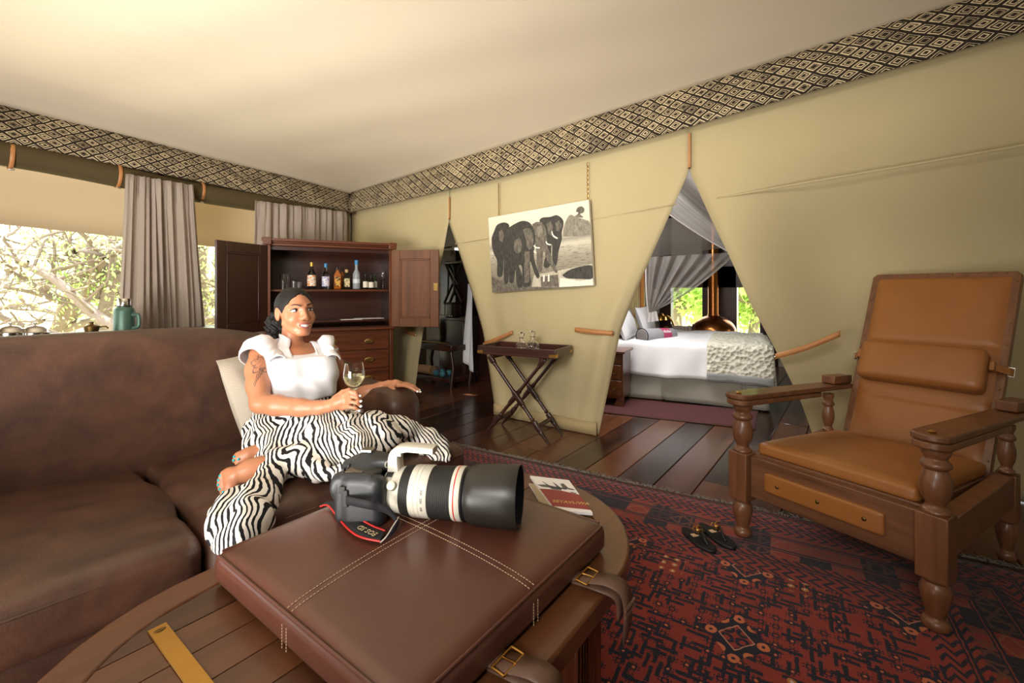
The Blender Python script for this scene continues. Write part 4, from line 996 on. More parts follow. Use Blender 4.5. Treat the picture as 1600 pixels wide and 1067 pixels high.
MB().grid(lambda u, v: E_[int(round(u*(len(E_)-1)))]+Vector((0, 0, 0.020*(0.5-v)*(1-0.1*u))), len(E_)-1, 2).build('strap_tail', M['webbing'], stp, 60, world=True, solid=0.0025)
fu = (pad_at(596, 838, 0)-pad_at(562, 822, 0)).normalized(); letters('EOS 5D', 0.020, plain('strap_print', (186, 170, 130), 0.6), stp, frame(A2[24].lerp(B2[24], 0.50)+Vector((0, 0, 0.0062)), -fu, Vector((0, 0, 1)).cross(-fu)), 'strap_lettering')

# ================================================================ booklets beside the pad
def booklet(name, label, pix, z, th, mats):
    P = [onZ(x, y, z+th) for x, y in pix]; c = sum(P, Vector())/4; t = thing(name, label, 'booklet', (c.x, c.y, z))
    mb = MB(); V = [Vector((p.x, p.y, z)) for p in P]+[Vector((p.x, p.y, z+th)) for p in P]
    mb.add(V, [(3, 2, 1, 0), (4, 5, 6, 7), (0, 1, 5, 4), (1, 2, 6, 5), (2, 3, 7, 6), (3, 0, 4, 7)]); mb.build('pages', M['paper'], t, 0, world=True)
    def at(a, b): return P[0].lerp(P[1], a).lerp(P[3].lerp(P[2], a), b)
    return t, at
M['paper'] = plain('paper', (238, 236, 236), 0.5, 0, 0.02); M['claret'] = plain('claret_print', (142, 48, 50), 0.45, 0, 0.12, 20); M['inkgrey'] = plain('grey_ink', (96, 94, 96), 0.6, 0, 0.4, 200)
bk1, at1 = booklet('travel_booklet', 'stone-coloured booklet mostly hidden under the white and claret one', [(826.5, 755), (884, 762), (905, 806), (856, 806)], 0.5005, 0.006, None)
MB().grid(lambda u, v: at1(u, v)+Vector((0, 0, 0.0004)), 1, 1, flip=True).build('cover', plain('stone_cover', (168, 152, 126), 0.6), bk1, 0, world=True)
bk2, at2 = booklet('travel_booklet', 'white and claret booklet with a bare tree on its cover beside the pad', [(828, 743), (889, 750), (926, 801), (868, 797)], 0.507, 0.008, None)
def flat_print(o, at, poly, mat, h, name='print'):
    mb = MB(); mb.add([at(a, b)+Vector((0, 0, h)) for a, b in poly], [tuple(range(len(poly)))]); q = mb.build(name, mat, o, 0, world=True)
    if q.data.polygons[0].normal.z < 0: q.data.flip_normals()
    return q
flat_print(bk2, at2, [(0, .42), (.3, .405), (.6, .42), (1, .49), (1, .93), (0, .90)], M['claret'], 0.0004)
for poly in ([(0, .30), (.25, .27), (.5, .30), (.75, .33), (.74, .37), (.45, .35), (.1, .35)], [(.30, .30), (.22, .18), (.24, .17), (.36, .30)], [(.52, .30), (.5, .14), (.55, .2), (.62, .32)], [(.66, .33), (.68, .18), (.78, .16), (.82, .3), (.98, .33), (.9, .36)], [(.3, .33), (.62, .34), (.58, .41), (.34, .4)], [(.8, .42), (.95, .45), (.93, .47), (.8, .45)]):
    flat_print(bk2, at2, poly, M['inkgrey'], 0.0007)
u1 = (at2(1, .8)-at2(0, .8)).normalized(); letters('SEYAVLIWA', 0.021, plain('gold_print', (206, 172, 96), 0.5), bk2, frame(at2(.60, .76)+Vector((0, 0, 0.0008)), u1, Vector((0, 0, 1)).cross(u1)), 'title')

# ================================================================ sandals on the rug
def sandal(label, heel_px, toe_px, side):
    a, b = onZ(*heel_px, 0.02), onZ(*toe_px, 0.02); u = (b-a); L = u.length; u.normalize()
    t = thing('sandal', label, 'sandal', (a.x, a.y, 0.010), math.atan2(u.y, u.x), 'pair of black thong sandals'); out = []
    for k in range(40):
        q = 2*PI*k/40; x = L/2-L/2*math.cos(q); y = math.sin(q); w_ = (0.030+0.013*min(1, x/(L*0.72))-0.004*math.exp(-((x/L-0.45)/0.12)**2))
        out.append((x, y*w_*(1 if abs(math.sin(q)) > 0.5 else 1)))
    MB().ext(out[::-1], 0, 0.014).build('sole', M['black'], t, 40, 0.003)
    MB().ext([(0.006+(x-L/2)*0.0+x*0.95, y*0.9) for x, y in out][::-1], 0.0135, 0.0155).build('insole', plain('insole_leather', (22, 19, 18), 0.65, Specular_IOR_Level=0.25), t, 40, 0.001)
    xt = L*0.78; S = MB()
    for sy in (-1, 1):
        P = bez([(L*0.36, sy*0.038, 0.010), (L*0.42, sy*0.032, 0.034), (L*0.56, sy*0.012, 0.046), (xt, 0.003*side, 0.018)], 18); n_ = len(P)-1
        S.grid(lambda x_, y_: P[int(round(x_*n_))]+Vector((0.016*(y_-0.5)*(1-0.5*x_), 0.005*sy*(y_-0.5), 0.014*(y_-0.5)*(1-x_))), n_, 2)
    S.tube([(xt, 0.003*side, 0.016), (xt-0.02, 0.002*side, 0.036)], 0.005, 8); sp = S.build('thong_strap', M['black'], t, 60, solid=0.002)
    MB().box((L*0.40, 0.0, 0.0175), (0.026, 0.030, 0.001)).build('insole_label', plain('label_tan', (206, 170, 132), 0.5), t, 0)
    em = MB(); Me = Matrix.Translation((L*0.50, 0, 0.052)) @ Matrix.Rotation(-0.62, 4, 'Y')
    for s_ in (-1, 1):
        em.tube([Me @ Vector((0.002*s_, 0.0095*s_+0.0145*math.cos(q), 0.0145*math.sin(q))) for q in np.linspace(PI*0.5-s_*PI/2+0.55, PI*0.5-s_*PI/2+2*PI-0.35, 26)], 0.0030, 8)
        em.tube([Me @ Vector((0.002*s_, 0.0095*s_-s_*0.003, -0.0005)), Me @ Vector((0.002*s_, 0.0095*s_+s_*0.0145-0.0*s_, -0.0005))], 0.0026, 6)
    em.build('gold_emblem', M['brass'], sp, 60); return t
sandal('black thong sandal with gold ring emblem, the one farther from the armchair leg', (1066, 824), (1117, 862), 1)
sandal('black thong sandal with gold ring emblem, the one nearer the armchair leg', (1093, 817), (1148, 857), -1)

# ================================================================ table behind the sofa and what stands on it
con = thing('console_table', 'dark console table under the window behind the sofa', 'table', (0.75, 4.40, 0)); CZ = 0.84
MB().box((0, 0, CZ-0.015), (2.3, 0.42, 0.03)).build('top', M['darkwood_x'], con, 30, 0.004); MB().box((0, 0, CZ-0.07), (2.2, 0.36, 0.08)).build('apron', M['darkwood_x'], con, 30, 0.003)
for x in (-1.06, 1.06):
    for y in (-0.15, 0.15): MB().box((x, y, (CZ-0.03)/2), (0.05, 0.05, CZ-0.03)).build('leg', M['darkwood'], con, 30, 0.004)
fl_p = onY(194, 500, 4.38); th = thing('vacuum_flask', 'green steel vacuum flask with handle standing behind the sofa back', 'flask', (fl_p.x, fl_p.y, CZ), math.radians(-20))
FS = 1.0; M['flask'] = plain('hammered_green', (74, 104, 90), 0.38, 0.35, 0.15, 500, 0.2)
dF = fl_p.dot(Vector((CA, SA, 0))); topz = HC+(455-466)*dF/F_PX; H_ = topz-CZ+0.0
MB().lathe([(0.058, 0), (0.064, 0.006), (0.064, H_*0.62), (0.060, H_*0.68), (0.044, H_*0.75), (0.044, H_*0.78)], seg=28).build('body', M['flask'], th, 40)
MB().lathe([(0.0, H_*0.78), (0.041, H_*0.78), (0.041, H_*0.98), (0.037, H_), (0.0, H_)], seg=24, caps=False).build('cup_lid', M['steel'], th, 40)
MB().lathe([(0.045, H_*0.76), (0.045, H_*0.79)], seg=24).build('collar', M['black'], th)
hb = Vector((math.cos(math.radians(-33)), math.sin(math.radians(-33)), 0))
MB().tube(bez([hb*0.06+Vector((0, 0, H_*0.52)), hb*0.098+Vector((0, 0, H_*0.515)), hb*0.106+Vector((0, 0, H_*0.46)), hb*0.106+Vector((0, 0, H_*0.2)), hb*0.06+Vector((0, 0, H_*0.12))], 20), 0.011, 10, flat=1.4).build('handle', M['flask'], th, 60)
def cloche(px, lab):
    p = onY(px, 517, 4.38); dd = p.dot(Vector((CA, SA, 0))); t = thing('dish_cover', lab, 'dish cover', (p.x, p.y, CZ), 0, 'domed dish covers behind the sofa'); zb = HC+(455-518.5)*dd/F_PX-CZ; r = 15*dd/F_PX
    h = max(0.0, zb)
    MB().lathe([(r*1.12, 0.0), (r*1.14, h-0.004), (r*1.05, h), (r, h+0.002), (r*0.96, h+r*0.28), (r*0.75, h+r*0.52), (r*0.4, h+r*0.66), (0.004, h+r*0.70)], seg=28).build('dome', M['steel'], t, 50)
    MB().lathe([(0.005, h+r*0.68), (0.006, h+r*0.78), (0.012, h+r*0.86), (0.010, h+r*0.97), (0.0, h+r*1.0)], seg=14, caps=False).build('knob', M['steel'], t, 50)
cloche(16, 'domed steel dish cover behind the sofa, the one farther from the green flask'); cloche(54.5, 'domed steel dish cover behind the sofa, the one nearer the green flask')
p = onY(143, 512, 4.38); mill = thing('sugar_dish', 'small pewter lidded dish behind the sofa between dish covers and flask', 'dish', (p.x, p.y, CZ)); dd = p.dot(Vector((CA, SA, 0))); hh = HC+(455-510)*dd/F_PX-CZ
MB().lathe([(0.035, 0), (0.045, hh), (0.042, hh+0.004), (0.012, hh+0.016), (0.010, hh+0.022), (0.016, hh+0.032), (0.0, hh+0.036)], seg=20, caps=False).build('body', M['oldbrass'], mill, 40)
MB().tube([(0.045, 0, hh*0.9), (0.075, -0.02, hh*0.95), (0.085, -0.03, hh*0.7)], 0.006, 8).build('spout', M['oldbrass'], mill, 60)

# ================================================================ bottles and glasses in the cabinet
Wc = wm(cb); Wi = Wc.inverted()
def shelf_at(px, yl, z):  # point on the cabinet shelf under picture column px
    o = Wi @ Vector((0, 0, HC)); d = (Wi.to_3x3() @ (Q(px, 455, 1.0)-Vector((0, 0, HC)))); t = (yl-o.y)/d.y; p = Wc @ Vector((o.x+d.x*t, yl, z)); return p
SZ = 1.1725
def glassy(name, c, rough=0.03, tr=1.0): return T(name).done(rgb(*c), rough, 0, Transmission_Weight=tr, IOR=1.45)
G_dark = plain('dark_bottle', (24, 20, 16), 0.12); G_clear = glassy('clear_bottle', (226, 232, 236)); G_amber = plain('amber_spirit', (168, 92, 30), 0.15); G_frost = plain('frosted_bottle', (150, 158, 164), 0.35)
def label_tex(name, a, b): return plain(name, a, 0.6, 0, 0.05) if b is None else (lambda t: t.done(t.mix(t.noise(t.co(), 55.0, 2).gt(0.53), rgb(*a), rgb(*b)), 0.6))(T(name))
def bottle(px, yl, top_y, r, label, body, lab=None, cap=None, square=False, neck=0.36, nr=0.4, bulge=0.0, sec=None):
    p = shelf_at(px, yl, SZ); dd = p.dot(Vector((CA, SA, 0))); H = HC+(455-top_y)*dd/F_PX-SZ
    t = thing('bottle', label, 'bottle', p, cb.rotation_euler.z, 'bottles on the cabinet shelf'); sg = 4 if square else 20
    k = 1.35 if square else 1; nb = 1-neck; Mx = Matrix.Rotation(PI/4, 4, 'Z') if square else None
    MB().lathe([(r*0.94*k, 0), (r*k, 0.004), (r*(1+bulge)*k, H*nb*0.55), (r*k, H*nb*0.88), (r*0.9*k, H*nb*0.95), (r*nr*1.25*k, H*(nb+0.06)), (r*nr*k, H*(nb+0.10)), (r*nr*0.9*k, H*0.93)], seg=sg, M=Mx).build('body', body, t, 40)
    MB().lathe([(r*nr*1.15, H*0.84), (r*nr*1.2, H*0.985), (r*nr*0.9, H)], seg=14).build('cap', cap or M['black'], t, 40)
    if lab:
        z0, z1 = (0.16*H*nb, 0.80*H*nb) if sec is None else (sec[0]*H, sec[1]*H)
        if square: MB().box((0, -r*k*0.72, (z0+z1)/2), (r*1.55, 0.002, z1-z0)).build('label', lab, t, 0)
        else: MB().lathe([(r*(1.012+bulge*0.8), z0), (r*(1.012+bulge), (z0+z1)/2), (r*(1.012+bulge*0.6), z1)], seg=20, caps=False).build('label', lab, t, 60)
    return t
gold = plain('gold_foil', (206, 164, 74), 0.35, 0.6); blue = plain('blue_foil', (66, 140, 196), 0.4); cork = plain('cork', (196, 166, 120), 0.8); cwhite = (232, 224, 206)
bottle(487, 0.17, 409.5, 0.034, 'dark liqueur bottle with gold cap and white and orange label, leftmost of the tall bottles', G_dark, label_tex('label_orange', (236, 230, 220), (226, 148, 66)), gold, nr=0.42, bulge=0.16)
bottle(509, 0.16, 411.5, 0.035, 'clear gin bottle with blue neck and pale printed label', G_clear, label_tex('label_blue', (224, 222, 226), (150, 152, 206)), blue, neck=0.40, nr=0.36)
bottle(527, 0.15, 417, 0.031, 'square amber whisky bottle with a slanting gold and black label', G_amber, label_tex('label_slant', (214, 160, 70), (40, 26, 16)), M['black'], True, neck=0.30, nr=0.40)
bottle(534.5, 0.24, 419, 0.024, 'slim amber whisky bottle half hidden behind the slant-labelled one', G_amber, label_tex('label_ember', (210, 120, 40), (60, 30, 16)), M['black'], neck=0.3)
bottle(541.5, 0.13, 421, 0.034, 'squat square bottle with round cork stopper and framed green label', glassy('smoke_bottle', (190, 196, 180)), label_tex('label_green', (216, 196, 150), (92, 104, 70)), cork, True, neck=0.32, nr=0.40)
bottle(557, 0.13, 406.5, 0.035, 'tall frosted vodka bottle with blue cap', G_frost, plain('label_frost', (206, 212, 216), 0.4), blue, neck=0.42, nr=0.42, sec=(0.20, 0.34))
bottle(571, 0.12, 428, 0.024, 'small dark wine bottle with cream label, next to the frosted bottle', G_dark, plain('label_cream_a', cwhite, 0.6), M['black'], neck=0.38, nr=0.40)
bottle(580, 0.12, 430, 0.026, 'small dark wine bottle with the larger cream label, middle of three', G_dark, plain('label_cream_b', cwhite, 0.6), M['black'], neck=0.38, nr=0.40)
bottle(585.5, 0.20, 428, 0.024, 'small green wine bottle standing behind the two dark ones', plain('green_bottle', (44, 66, 36), 0.12), plain('label_cream_c', cwhite, 0.6), M['black'], neck=0.38)
def tumbler(px, yl, h, r, label, name='tumbler', grp='glasses on the cabinet shelf'):
    p = shelf_at(px, yl, SZ); t = MB().lathe([(0.0, 0.0), (r*0.88, 0.0), (r, h), (r-0.003, h), (r*0.84, 0.006), (0.0, 0.006)], seg=18, caps=False).build(name, M['glass'], None, 50); t.location = p
    return tag(t, label, 'glass', grp)
tumbler(443, 0.16, 0.135, 0.028, 'tall highball glass at the dark end of the cabinet shelf, nearest the open door'); tumbler(449, 0.23, 0.135, 0.028, 'tall highball glass standing just behind the front one')
tumbler(460, 0.15, 0.068, 0.033, 'low tumbler beside the tall highball glasses'); tumbler(468, 0.22, 0.065, 0.033, 'low tumbler set back behind the other tumbler')
p = shelf_at(598, 0.12, SZ); t = MB().lathe([(0.0, 0.0), (0.030, 0.0), (0.028, 0.003), (0.004, 0.006), (0.0035, 0.075), (0.006, 0.082), (0.026, 0.105), (0.031, 0.135), (0.025, 0.178), (0.0235, 0.178), (0.029, 0.135), (0.024, 0.106), (0.0, 0.086)], seg=20, caps=False).build('wine_glass', M['glass'], None, 50); t.location = p
tag(t, 'stemmed wine glass on the cabinet shelf beside the small wine bottles', 'glass')
for px0, px1, z, lb in ((533, 566, 0.877, 'white menu card lying on the lower cabinet shelf, beside the seated person'), (555, 600, 0.883, 'white menu card lying on the lower cabinet shelf, near the open oak-coloured door')):
    a, b = shelf_at(px0, 0.06, z), shelf_at(px1, 0.06, z); c = (a+b)/2; mb = MB().box((0, 0.06, 0), ((b-a).length, 0.13, 0.004)); o = mb.build('menu_card', M['paper'], None, 0, 0.001); o.location = c; o.rotation_euler.z = cb.rotation_euler.z; tag(o, lb, 'card', 'menu cards in the cabinet')

# ================================================================ decanters on the butler's tray
Wt = wm(bt); Wti = Wt.inverted()
def tray_at(px, yl):
    o = Wti @ Vector((0, 0, HC)); d = Wti.to_3x3() @ (Q(px, 455, 1.0)-Vector((0, 0, HC))); t = (yl-o.y)/d.y; return Wt @ Vector((o.x+d.x*t, yl, 0.664))
def decanter(px, yl, lab, f):
    t = thing('decanter', lab, 'decanter', tray_at(px, yl), 0, "decanters on the butler's tray"); f *= 1.0
    P = [(0.0, 0), (0.050, 0), (0.056, 0.006), (0.057, 0.040), (0.050, 0.062), (0.030, 0.080), (0.017, 0.088), (0.014, 0.108), (0.024, 0.116)]
    MB().lathe([(r*f, z*f) for r, z in P]+[(r*f-0.004, z*f+(0.004 if i == 8 else 0)) for i, (r, z) in reversed(list(enumerate(P))) if i > 1], seg=24, caps=False).build('flask', M['glass'], t, 60)
    MB().lathe([(r*f, z*f) for r, z in ((0.0, 0.010), (0.048, 0.010), (0.050, 0.030), (0.0, 0.030))], seg=20, caps=False).build('cut_base', M['glass'], t, 20)
    MB().lathe([(r*f, z*f) for r, z in ((0.0, 0.100), (0.010, 0.102), (0.012, 0.118), (0.012, 0.122), (0.022, 0.132), (0.025, 0.146), (0.018, 0.160), (0.0, 0.166))], seg=16, caps=False).build('ball_stopper', M['glass'], t, 30)
decanter(815, -0.06, 'clear glass decanter with ball stopper, the nearer one on the tray', 0.98); decanter(832, 0.05, 'clear glass decanter with ball stopper, standing behind the nearer decanter', 1.0)
p = tray_at(829, -0.11); t = MB().pad((0.05, 0.03, 0.012), 0.005, 0.004, 6, ctr=(0, 0, 0.006)).build('soap_tin', M['paper'], None, 60); t.location = p; tag(t, 'tiny white dish lying in front of the decanters', 'dish')
p = tray_at(852, 0.02); t = MB().box((0, 0, 0.008), (0.16, 0.10, 0.016)).build('black_notebook', M['black'], None, 30, 0.003); t.location = p; t.rotation_euler.z = bt.rotation_euler.z+0.2; tag(t, 'flat black notebook lying on the tray beside the decanters', 'notebook')

# ================================================================ elephant print on the canvas wall
pc_ = [onX(*q, XW-0.035) for q in ((766, 341), (922.5, 313), (930, 446), (772, 457))]; c0 = sum(pc_, Vector())/4
art = thing('wall_print', 'black and white photograph of walking elephants hung on two chains', 'picture', (c0.x, c0.y, pc_[2].z))
src = np.array([(150, 258), (1080, 78), (1128, 872), (205, 925)], float); A_ = []; bv = []
for (x, y), (u, v) in zip(src, ((0, 0), (1, 0), (1, 1), (0, 1))):
    A_ += [[x, y, 1, 0, 0, 0, -u*x, -u*y], [0, 0, 0, x, y, 1, -v*x, -v*y]]; bv += [u, v]
Hm = np.append(np.linalg.solve(np.array(A_), np.array(bv)), 1).reshape(3, 3)
nrm = (pc_[1]-pc_[0]).cross(pc_[3]-pc_[0]).normalized()
if nrm.x > 0: nrm = -nrm
def pic(u, v, h): return pc_[0].lerp(pc_[1], u).lerp(pc_[3].lerp(pc_[2], u), v)+nrm*h
mb = MB(); V = [pic(u, v, 0.0) for u, v in ((0, 0), (1, 0), (1, 1), (0, 1))]+[pic(u, v, 0.028) for u, v in ((0, 0), (1, 0), (1, 1), (0, 1))]
mb.add(V, [(0, 1, 2, 3), (7, 6, 5, 4), (4, 5, 1, 0), (5, 6, 2, 1), (6, 7, 3, 2), (7, 4, 0, 3)]); cvs = mb.build('stretched_canvas', plain('canvas_edge', (206, 200, 186), 0.7), art, 0, world=True)
t = T('print_ground'); x, y, _ = t.xyz(t.co('UV')); v = t.vec(x, y); n = t.noise(v, 9.0, 5, 0.65); gr = t.noise(t.vec(x*3.0, y*14.0), 6.0, 4)
k = y+(n-0.5)*0.07; c = t.ramp(k, [(0.0, rgb(226, 218, 196)), (0.34, rgb(214, 204, 180)), (0.42, rgb(150, 144, 128)), (0.47, rgb(202, 194, 172)), (0.62, rgb(158, 150, 130)), (0.80, rgb(140, 132, 114)), (1.0, rgb(92, 88, 78))])
c = t.mix(gr.gt(0.56)*y.gt(0.5)*0.5, c, rgb(70, 66, 58)); m_bg = t.done(c, 0.6)
MB().grid(lambda u, v: pic(u, v, 0.0284), 8, 8, uv=lambda u, v: (u, v), flip=True).build('printed_ground', m_bg, cvs, 0, world=True)
def ink(name, c, k=0.75, sc=30.0):
    t = T(name); v = t.co(); x, y, z = t.xyz(v); n = t.noise(t.vec(x*1.6+y*1.6, z*0.7), sc, 6, 0.7, 0.6); m = t.noise(v, sc*5, 3)
    c = rgb(*c); lo = tuple(q*(1-k) for q in c[:3])+(1,); hi = tuple(min(1, q*(1+2.4*k)) for q in c[:3])+(1,)
    return t.done(t.ramp(n*0.75+m*0.25, [(0.32, lo), (0.68, hi)]), 0.6)
def ppoly(pts, mat, h, name='printed_shape'):
    if len(pts) > 5: pts = [(p.x, p.y) for p in bez([(x, y, 0) for x, y in pts+pts[:1]], 5*len(pts))[:-1]]
    uv = []
    for x, y in pts:
        q = Hm@np.array([x, y, 1.0]); uv.append((min(1, max(0, q[0]/q[2])), min(1, max(0, q[1]/q[2]))))
    mb = MB(); mb.add([pic(u, v, 0.0286+h) for u, v in uv], [tuple(range(len(uv)))]); o = mb.build(name, mat, cvs, 0, world=True)
    nn = o.data.polygons[0].normal
    if nn.dot(nrm) < 0: o.data.flip_normals()
    return o
k1, k2, k3, kl, kw_ = ink('ink_dark', (46, 43, 38)), ink('ink_mid', (84, 78, 68)), ink('ink_soft', (120, 114, 100), 0.4), ink('ink_light', (176, 168, 148), 0.25), ink('ink_white', (226, 220, 204), 0.05)
ppoly([(840, 425), (850, 330), (900, 225), (960, 240), (1040, 265), (1088, 290), (1098, 405)], k3, 0.0001, 'printed_trees'); ppoly([(960, 190), (975, 155), (1010, 140), (1040, 165), (1030, 200), (1000, 215), (1030, 245), (950, 240), (985, 205)], k2, 0.0002, 'printed_trees')
ppoly([(580, 775), (800, 735), (1112, 675), (1126, 870), (560, 890)], kl, 0.0001, 'printed_water'); ppoly([(838, 775), (930, 720), (1110, 690), (1120, 805), (1000, 812), (880, 803)], k1, 0.0002, 'printed_bank'); ppoly([(820, 800), (1000, 830), (1122, 815), (1127, 870), (815, 885)], kw_, 0.0002, 'printed_water')
ppoly([(185, 785), (430, 870), (620, 880), (800, 885), (800, 895), (205, 925)], k2, 0.0002, 'printed_bank'); ppoly([(640, 790), (800, 770), (810, 880), (650, 880)], k2, 0.0003, 'printed_reflection')
for x in (672, 716): ppoly([(x-8, 775), (x+8, 770), (x+8, 830), (x-8, 835)], kw_, 0.0004, 'printed_reflection')
eleph = [([(186, 440), (205, 385), (235, 320), (300, 298), (345, 325), (330, 400), (312, 470), (302, 600), (296, 770), (248, 775), (243, 650), (215, 590), (192, 520)], k1, 0.0003),
         ([(620, 275), (650, 250), (720, 243), (780, 226), (830, 255), (848, 305), (832, 385), (832, 450), (804, 560), (788, 680), (752, 682), (740, 490), (724, 692), (668, 692), (690, 560), (676, 400)], k1, 0.0003),
         ([(556, 312), (600, 290), (650, 298), (682, 360), (692, 440), (702, 520), (742, 620), (794, 735), (772, 748), (702, 645), (665, 560), (657, 728), (610, 732), (600, 560), (575, 430)], k2, 0.0005),
         ([(298, 430), (328, 360), (400, 308), (470, 282), (535, 300), (572, 360), (587, 430), (582, 520), (577, 600), (602, 700), (634, 780), (612, 802), (580, 742), (545, 650), (547, 760), (552, 862), (482, 868), (472, 705), (442, 690), (474, 780), (478, 872), (430, 872), (412, 725), (398, 832), (358, 832), (352, 705), (348, 832), (312, 828), (302, 600)], k1, 0.0007)]
for pts, m_, h in eleph: ppoly(pts, m_, h, 'printed_elephant')
for pts, m_ in (([(395, 470), (440, 440), (465, 500), (455, 560), (420, 580), (395, 540)], k2), ([(470, 360), (530, 350), (562, 400), (570, 470), (550, 540), (520, 530), (495, 440)], k2), ([(250, 380), (280, 360), (300, 420), (285, 480), (258, 460)], k2), ([(690, 310), (730, 280), (750, 340), (735, 420), (705, 400)], k2), ([(770, 300), (810, 270), (830, 320), (812, 380), (780, 370)], k2), ([(600, 340), (640, 320), (660, 380), (640, 430), (610, 420)], k3), ([(490, 560), (540, 560), (540, 840), (495, 845)], k2)):
    ppoly(pts, m_, 0.0010, 'printed_shade')
for pts in ([(578, 502), (600, 520), (632, 524), (628, 534), (598, 532), (574, 514)], [(578, 550), (602, 572), (598, 582), (574, 566)], [(688, 465), (705, 488), (734, 496), (728, 506), (698, 498), (684, 478)], [(742, 370), (756, 410), (794, 436), (786, 446), (750, 424), (736, 386)]): ppoly(pts, kw_, 0.0012, 'printed_tusk')
def chain(pxa, ya, pxb, yb):
    a, b = onX(pxa, ya, XW-0.04), onX(pxb, yb, XW-0.04); mb = MB(); n = int((b-a).length/0.017)
    for i in range(n):
        c = a.lerp(b, (i+0.5)/n); r = PI/2*(i % 2)
        mb.tube([c+Vector((math.sin(r)*0.006*math.cos(q), math.cos(r)*0.006*math.cos(q), 0.011*math.sin(q))) for q in np.linspace(0, 2*PI, 11)], 0.0019, 5, False)
    tag(mb.build('chain', M['brass'], art, 60, world=True), kind='stuff')
chain(779, 286, 779.5, 338); chain(918, 254, 918.5, 314)

# ================================================================ shell of the rooms behind the canvas wall
XB = 8.0
def yb(px, X=XB): return onX(px, 455, X).y
wb = MB()
def wseg(mb, pa, pb, z0, z1, X=XB, th=0.08):
    a, b = yb(pa, X), yb(pb, X); mb.box((X+th/2, (a+b)/2, (z0+z1)/2), (th, abs(a-b), z1-z0))
wb.box((XB+0.04, 0.85, 2.05), (0.08, 9.0, 1.0)); wall_back = st(wb.build('wall_back', M['grey_canvas'], None, 30))
for pa, pb, z0, z1 in ((1097, 1151, 0.0, 2.5), (1030, 1048, 0.0, 2.5), (1187, 1215, 0.0, 2.5)):
    mb = MB(); wseg(mb, pa, pb, z0, z1, XB-0.05, 0.16); mb.build('post', M['darkwood'], wall_back, 30, 0.01)
mb = MB(); mb.box((XB, 0.85, 1.38), (0.10, 9.0, 0.34)); mb.build('dark_lintel', M['darkwood_x'], wall_back, 30)
mb = MB(); wseg(mb, 900, 1215, 0.0, 0.30); mb.build('low_panel', M['grey_canvas'], wall_back, 30)
mb = MB(); wseg(mb, 860, 1030, 0.0, 1.6); mb.build('side_panel', M['grey_canvas'], wall_back, 30)
mb = MB(); wseg(mb, 1215, 1500, 0.0, 1.6); mb.build('side_panel', M['grey_canvas'], wall_back, 30)
st(MB().box((5.72, 0.95, 2.52), (4.75, 8.9, 0.04)).build('ceiling', M['grey_canvas'], None, 30))
st(MB().grid(lambda u, v: (3.42+4.6*u, 2.20+2.95*u, 2.5*(1-v)), 6, 4).build('wall_inner', M['grey_canvas'], None, 180, solid=0.02))
st(MB().box((5.7, -3.5, 1.25), (4.7, 0.04, 2.5)).build('wall_side', M['grey_canvas'], None, 30))
# dressing room behind the first opening
XD = 4.9
wd = MB(); ya, yb_ = onX(724, 455, XD).y, onX(706, 455, XD).y
wd.box((XD+0.03, 4.3, 0.76), (0.06, 3.2, 1.52)); wd.box((XD+0.03, 4.3, 2.15), (0.06, 3.2, 0.70)); wd.box((XD+0.03, (yb_+5.9)/2, 1.66), (0.06, 5.9-yb_, 0.32)); wd.box((XD+0.03, (ya+2.7)/2, 1.66), (0.06, abs(ya-2.7), 0.32))
st(wd.build('wall_rear', M['grey_canvas'], None, 30))
st(MB().grid(lambda u, v: (3.3+1.7*u, 5.35, 2.5*(1-v)), 3, 3).build('wall_end', M['grey_canvas'], None, 180, solid=0.02))

# ================================================================ dressing room things
def boxpx(mb, pa, pb, z0, z1, X, depth):
    a, b = onX(pa, 455, X), onX(pb, 455, X); mb.box((X+depth/2, (a.y+b.y)/2, (z0+z1)/2), (depth, abs(a.y-b.y), z1-z0)); return (a+b)/2
XA = 4.25
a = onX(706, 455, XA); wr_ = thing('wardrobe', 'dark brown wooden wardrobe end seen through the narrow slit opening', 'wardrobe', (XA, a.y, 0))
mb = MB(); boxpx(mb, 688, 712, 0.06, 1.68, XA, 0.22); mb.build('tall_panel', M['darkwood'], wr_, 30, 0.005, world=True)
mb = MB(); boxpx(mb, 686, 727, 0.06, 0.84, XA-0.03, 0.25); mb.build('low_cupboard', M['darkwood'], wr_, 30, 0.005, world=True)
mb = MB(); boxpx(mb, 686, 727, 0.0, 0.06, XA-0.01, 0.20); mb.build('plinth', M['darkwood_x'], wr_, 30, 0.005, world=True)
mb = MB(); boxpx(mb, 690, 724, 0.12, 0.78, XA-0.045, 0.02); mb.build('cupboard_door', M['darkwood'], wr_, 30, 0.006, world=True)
a = onX(750, 455, 4.5); dk = thing('added_dark_wardrobe', 'dark wardrobe added to fill the dark gap behind the hanging robe', 'wardrobe', (4.5, a.y, 0))  # dark block shaped as a wardrobe, added for the darkness behind the robe
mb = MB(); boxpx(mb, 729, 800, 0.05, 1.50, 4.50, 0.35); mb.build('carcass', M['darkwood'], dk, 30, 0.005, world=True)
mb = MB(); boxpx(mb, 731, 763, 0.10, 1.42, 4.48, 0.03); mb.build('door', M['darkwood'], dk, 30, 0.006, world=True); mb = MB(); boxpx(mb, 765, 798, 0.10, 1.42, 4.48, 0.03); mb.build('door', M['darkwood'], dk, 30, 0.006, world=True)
mb = MB(); boxpx(mb, 729, 800, 0.0, 0.05, 4.53, 0.30); mb.build('plinth', M['darkwood_x'], dk, 30, 0.004, world=True)
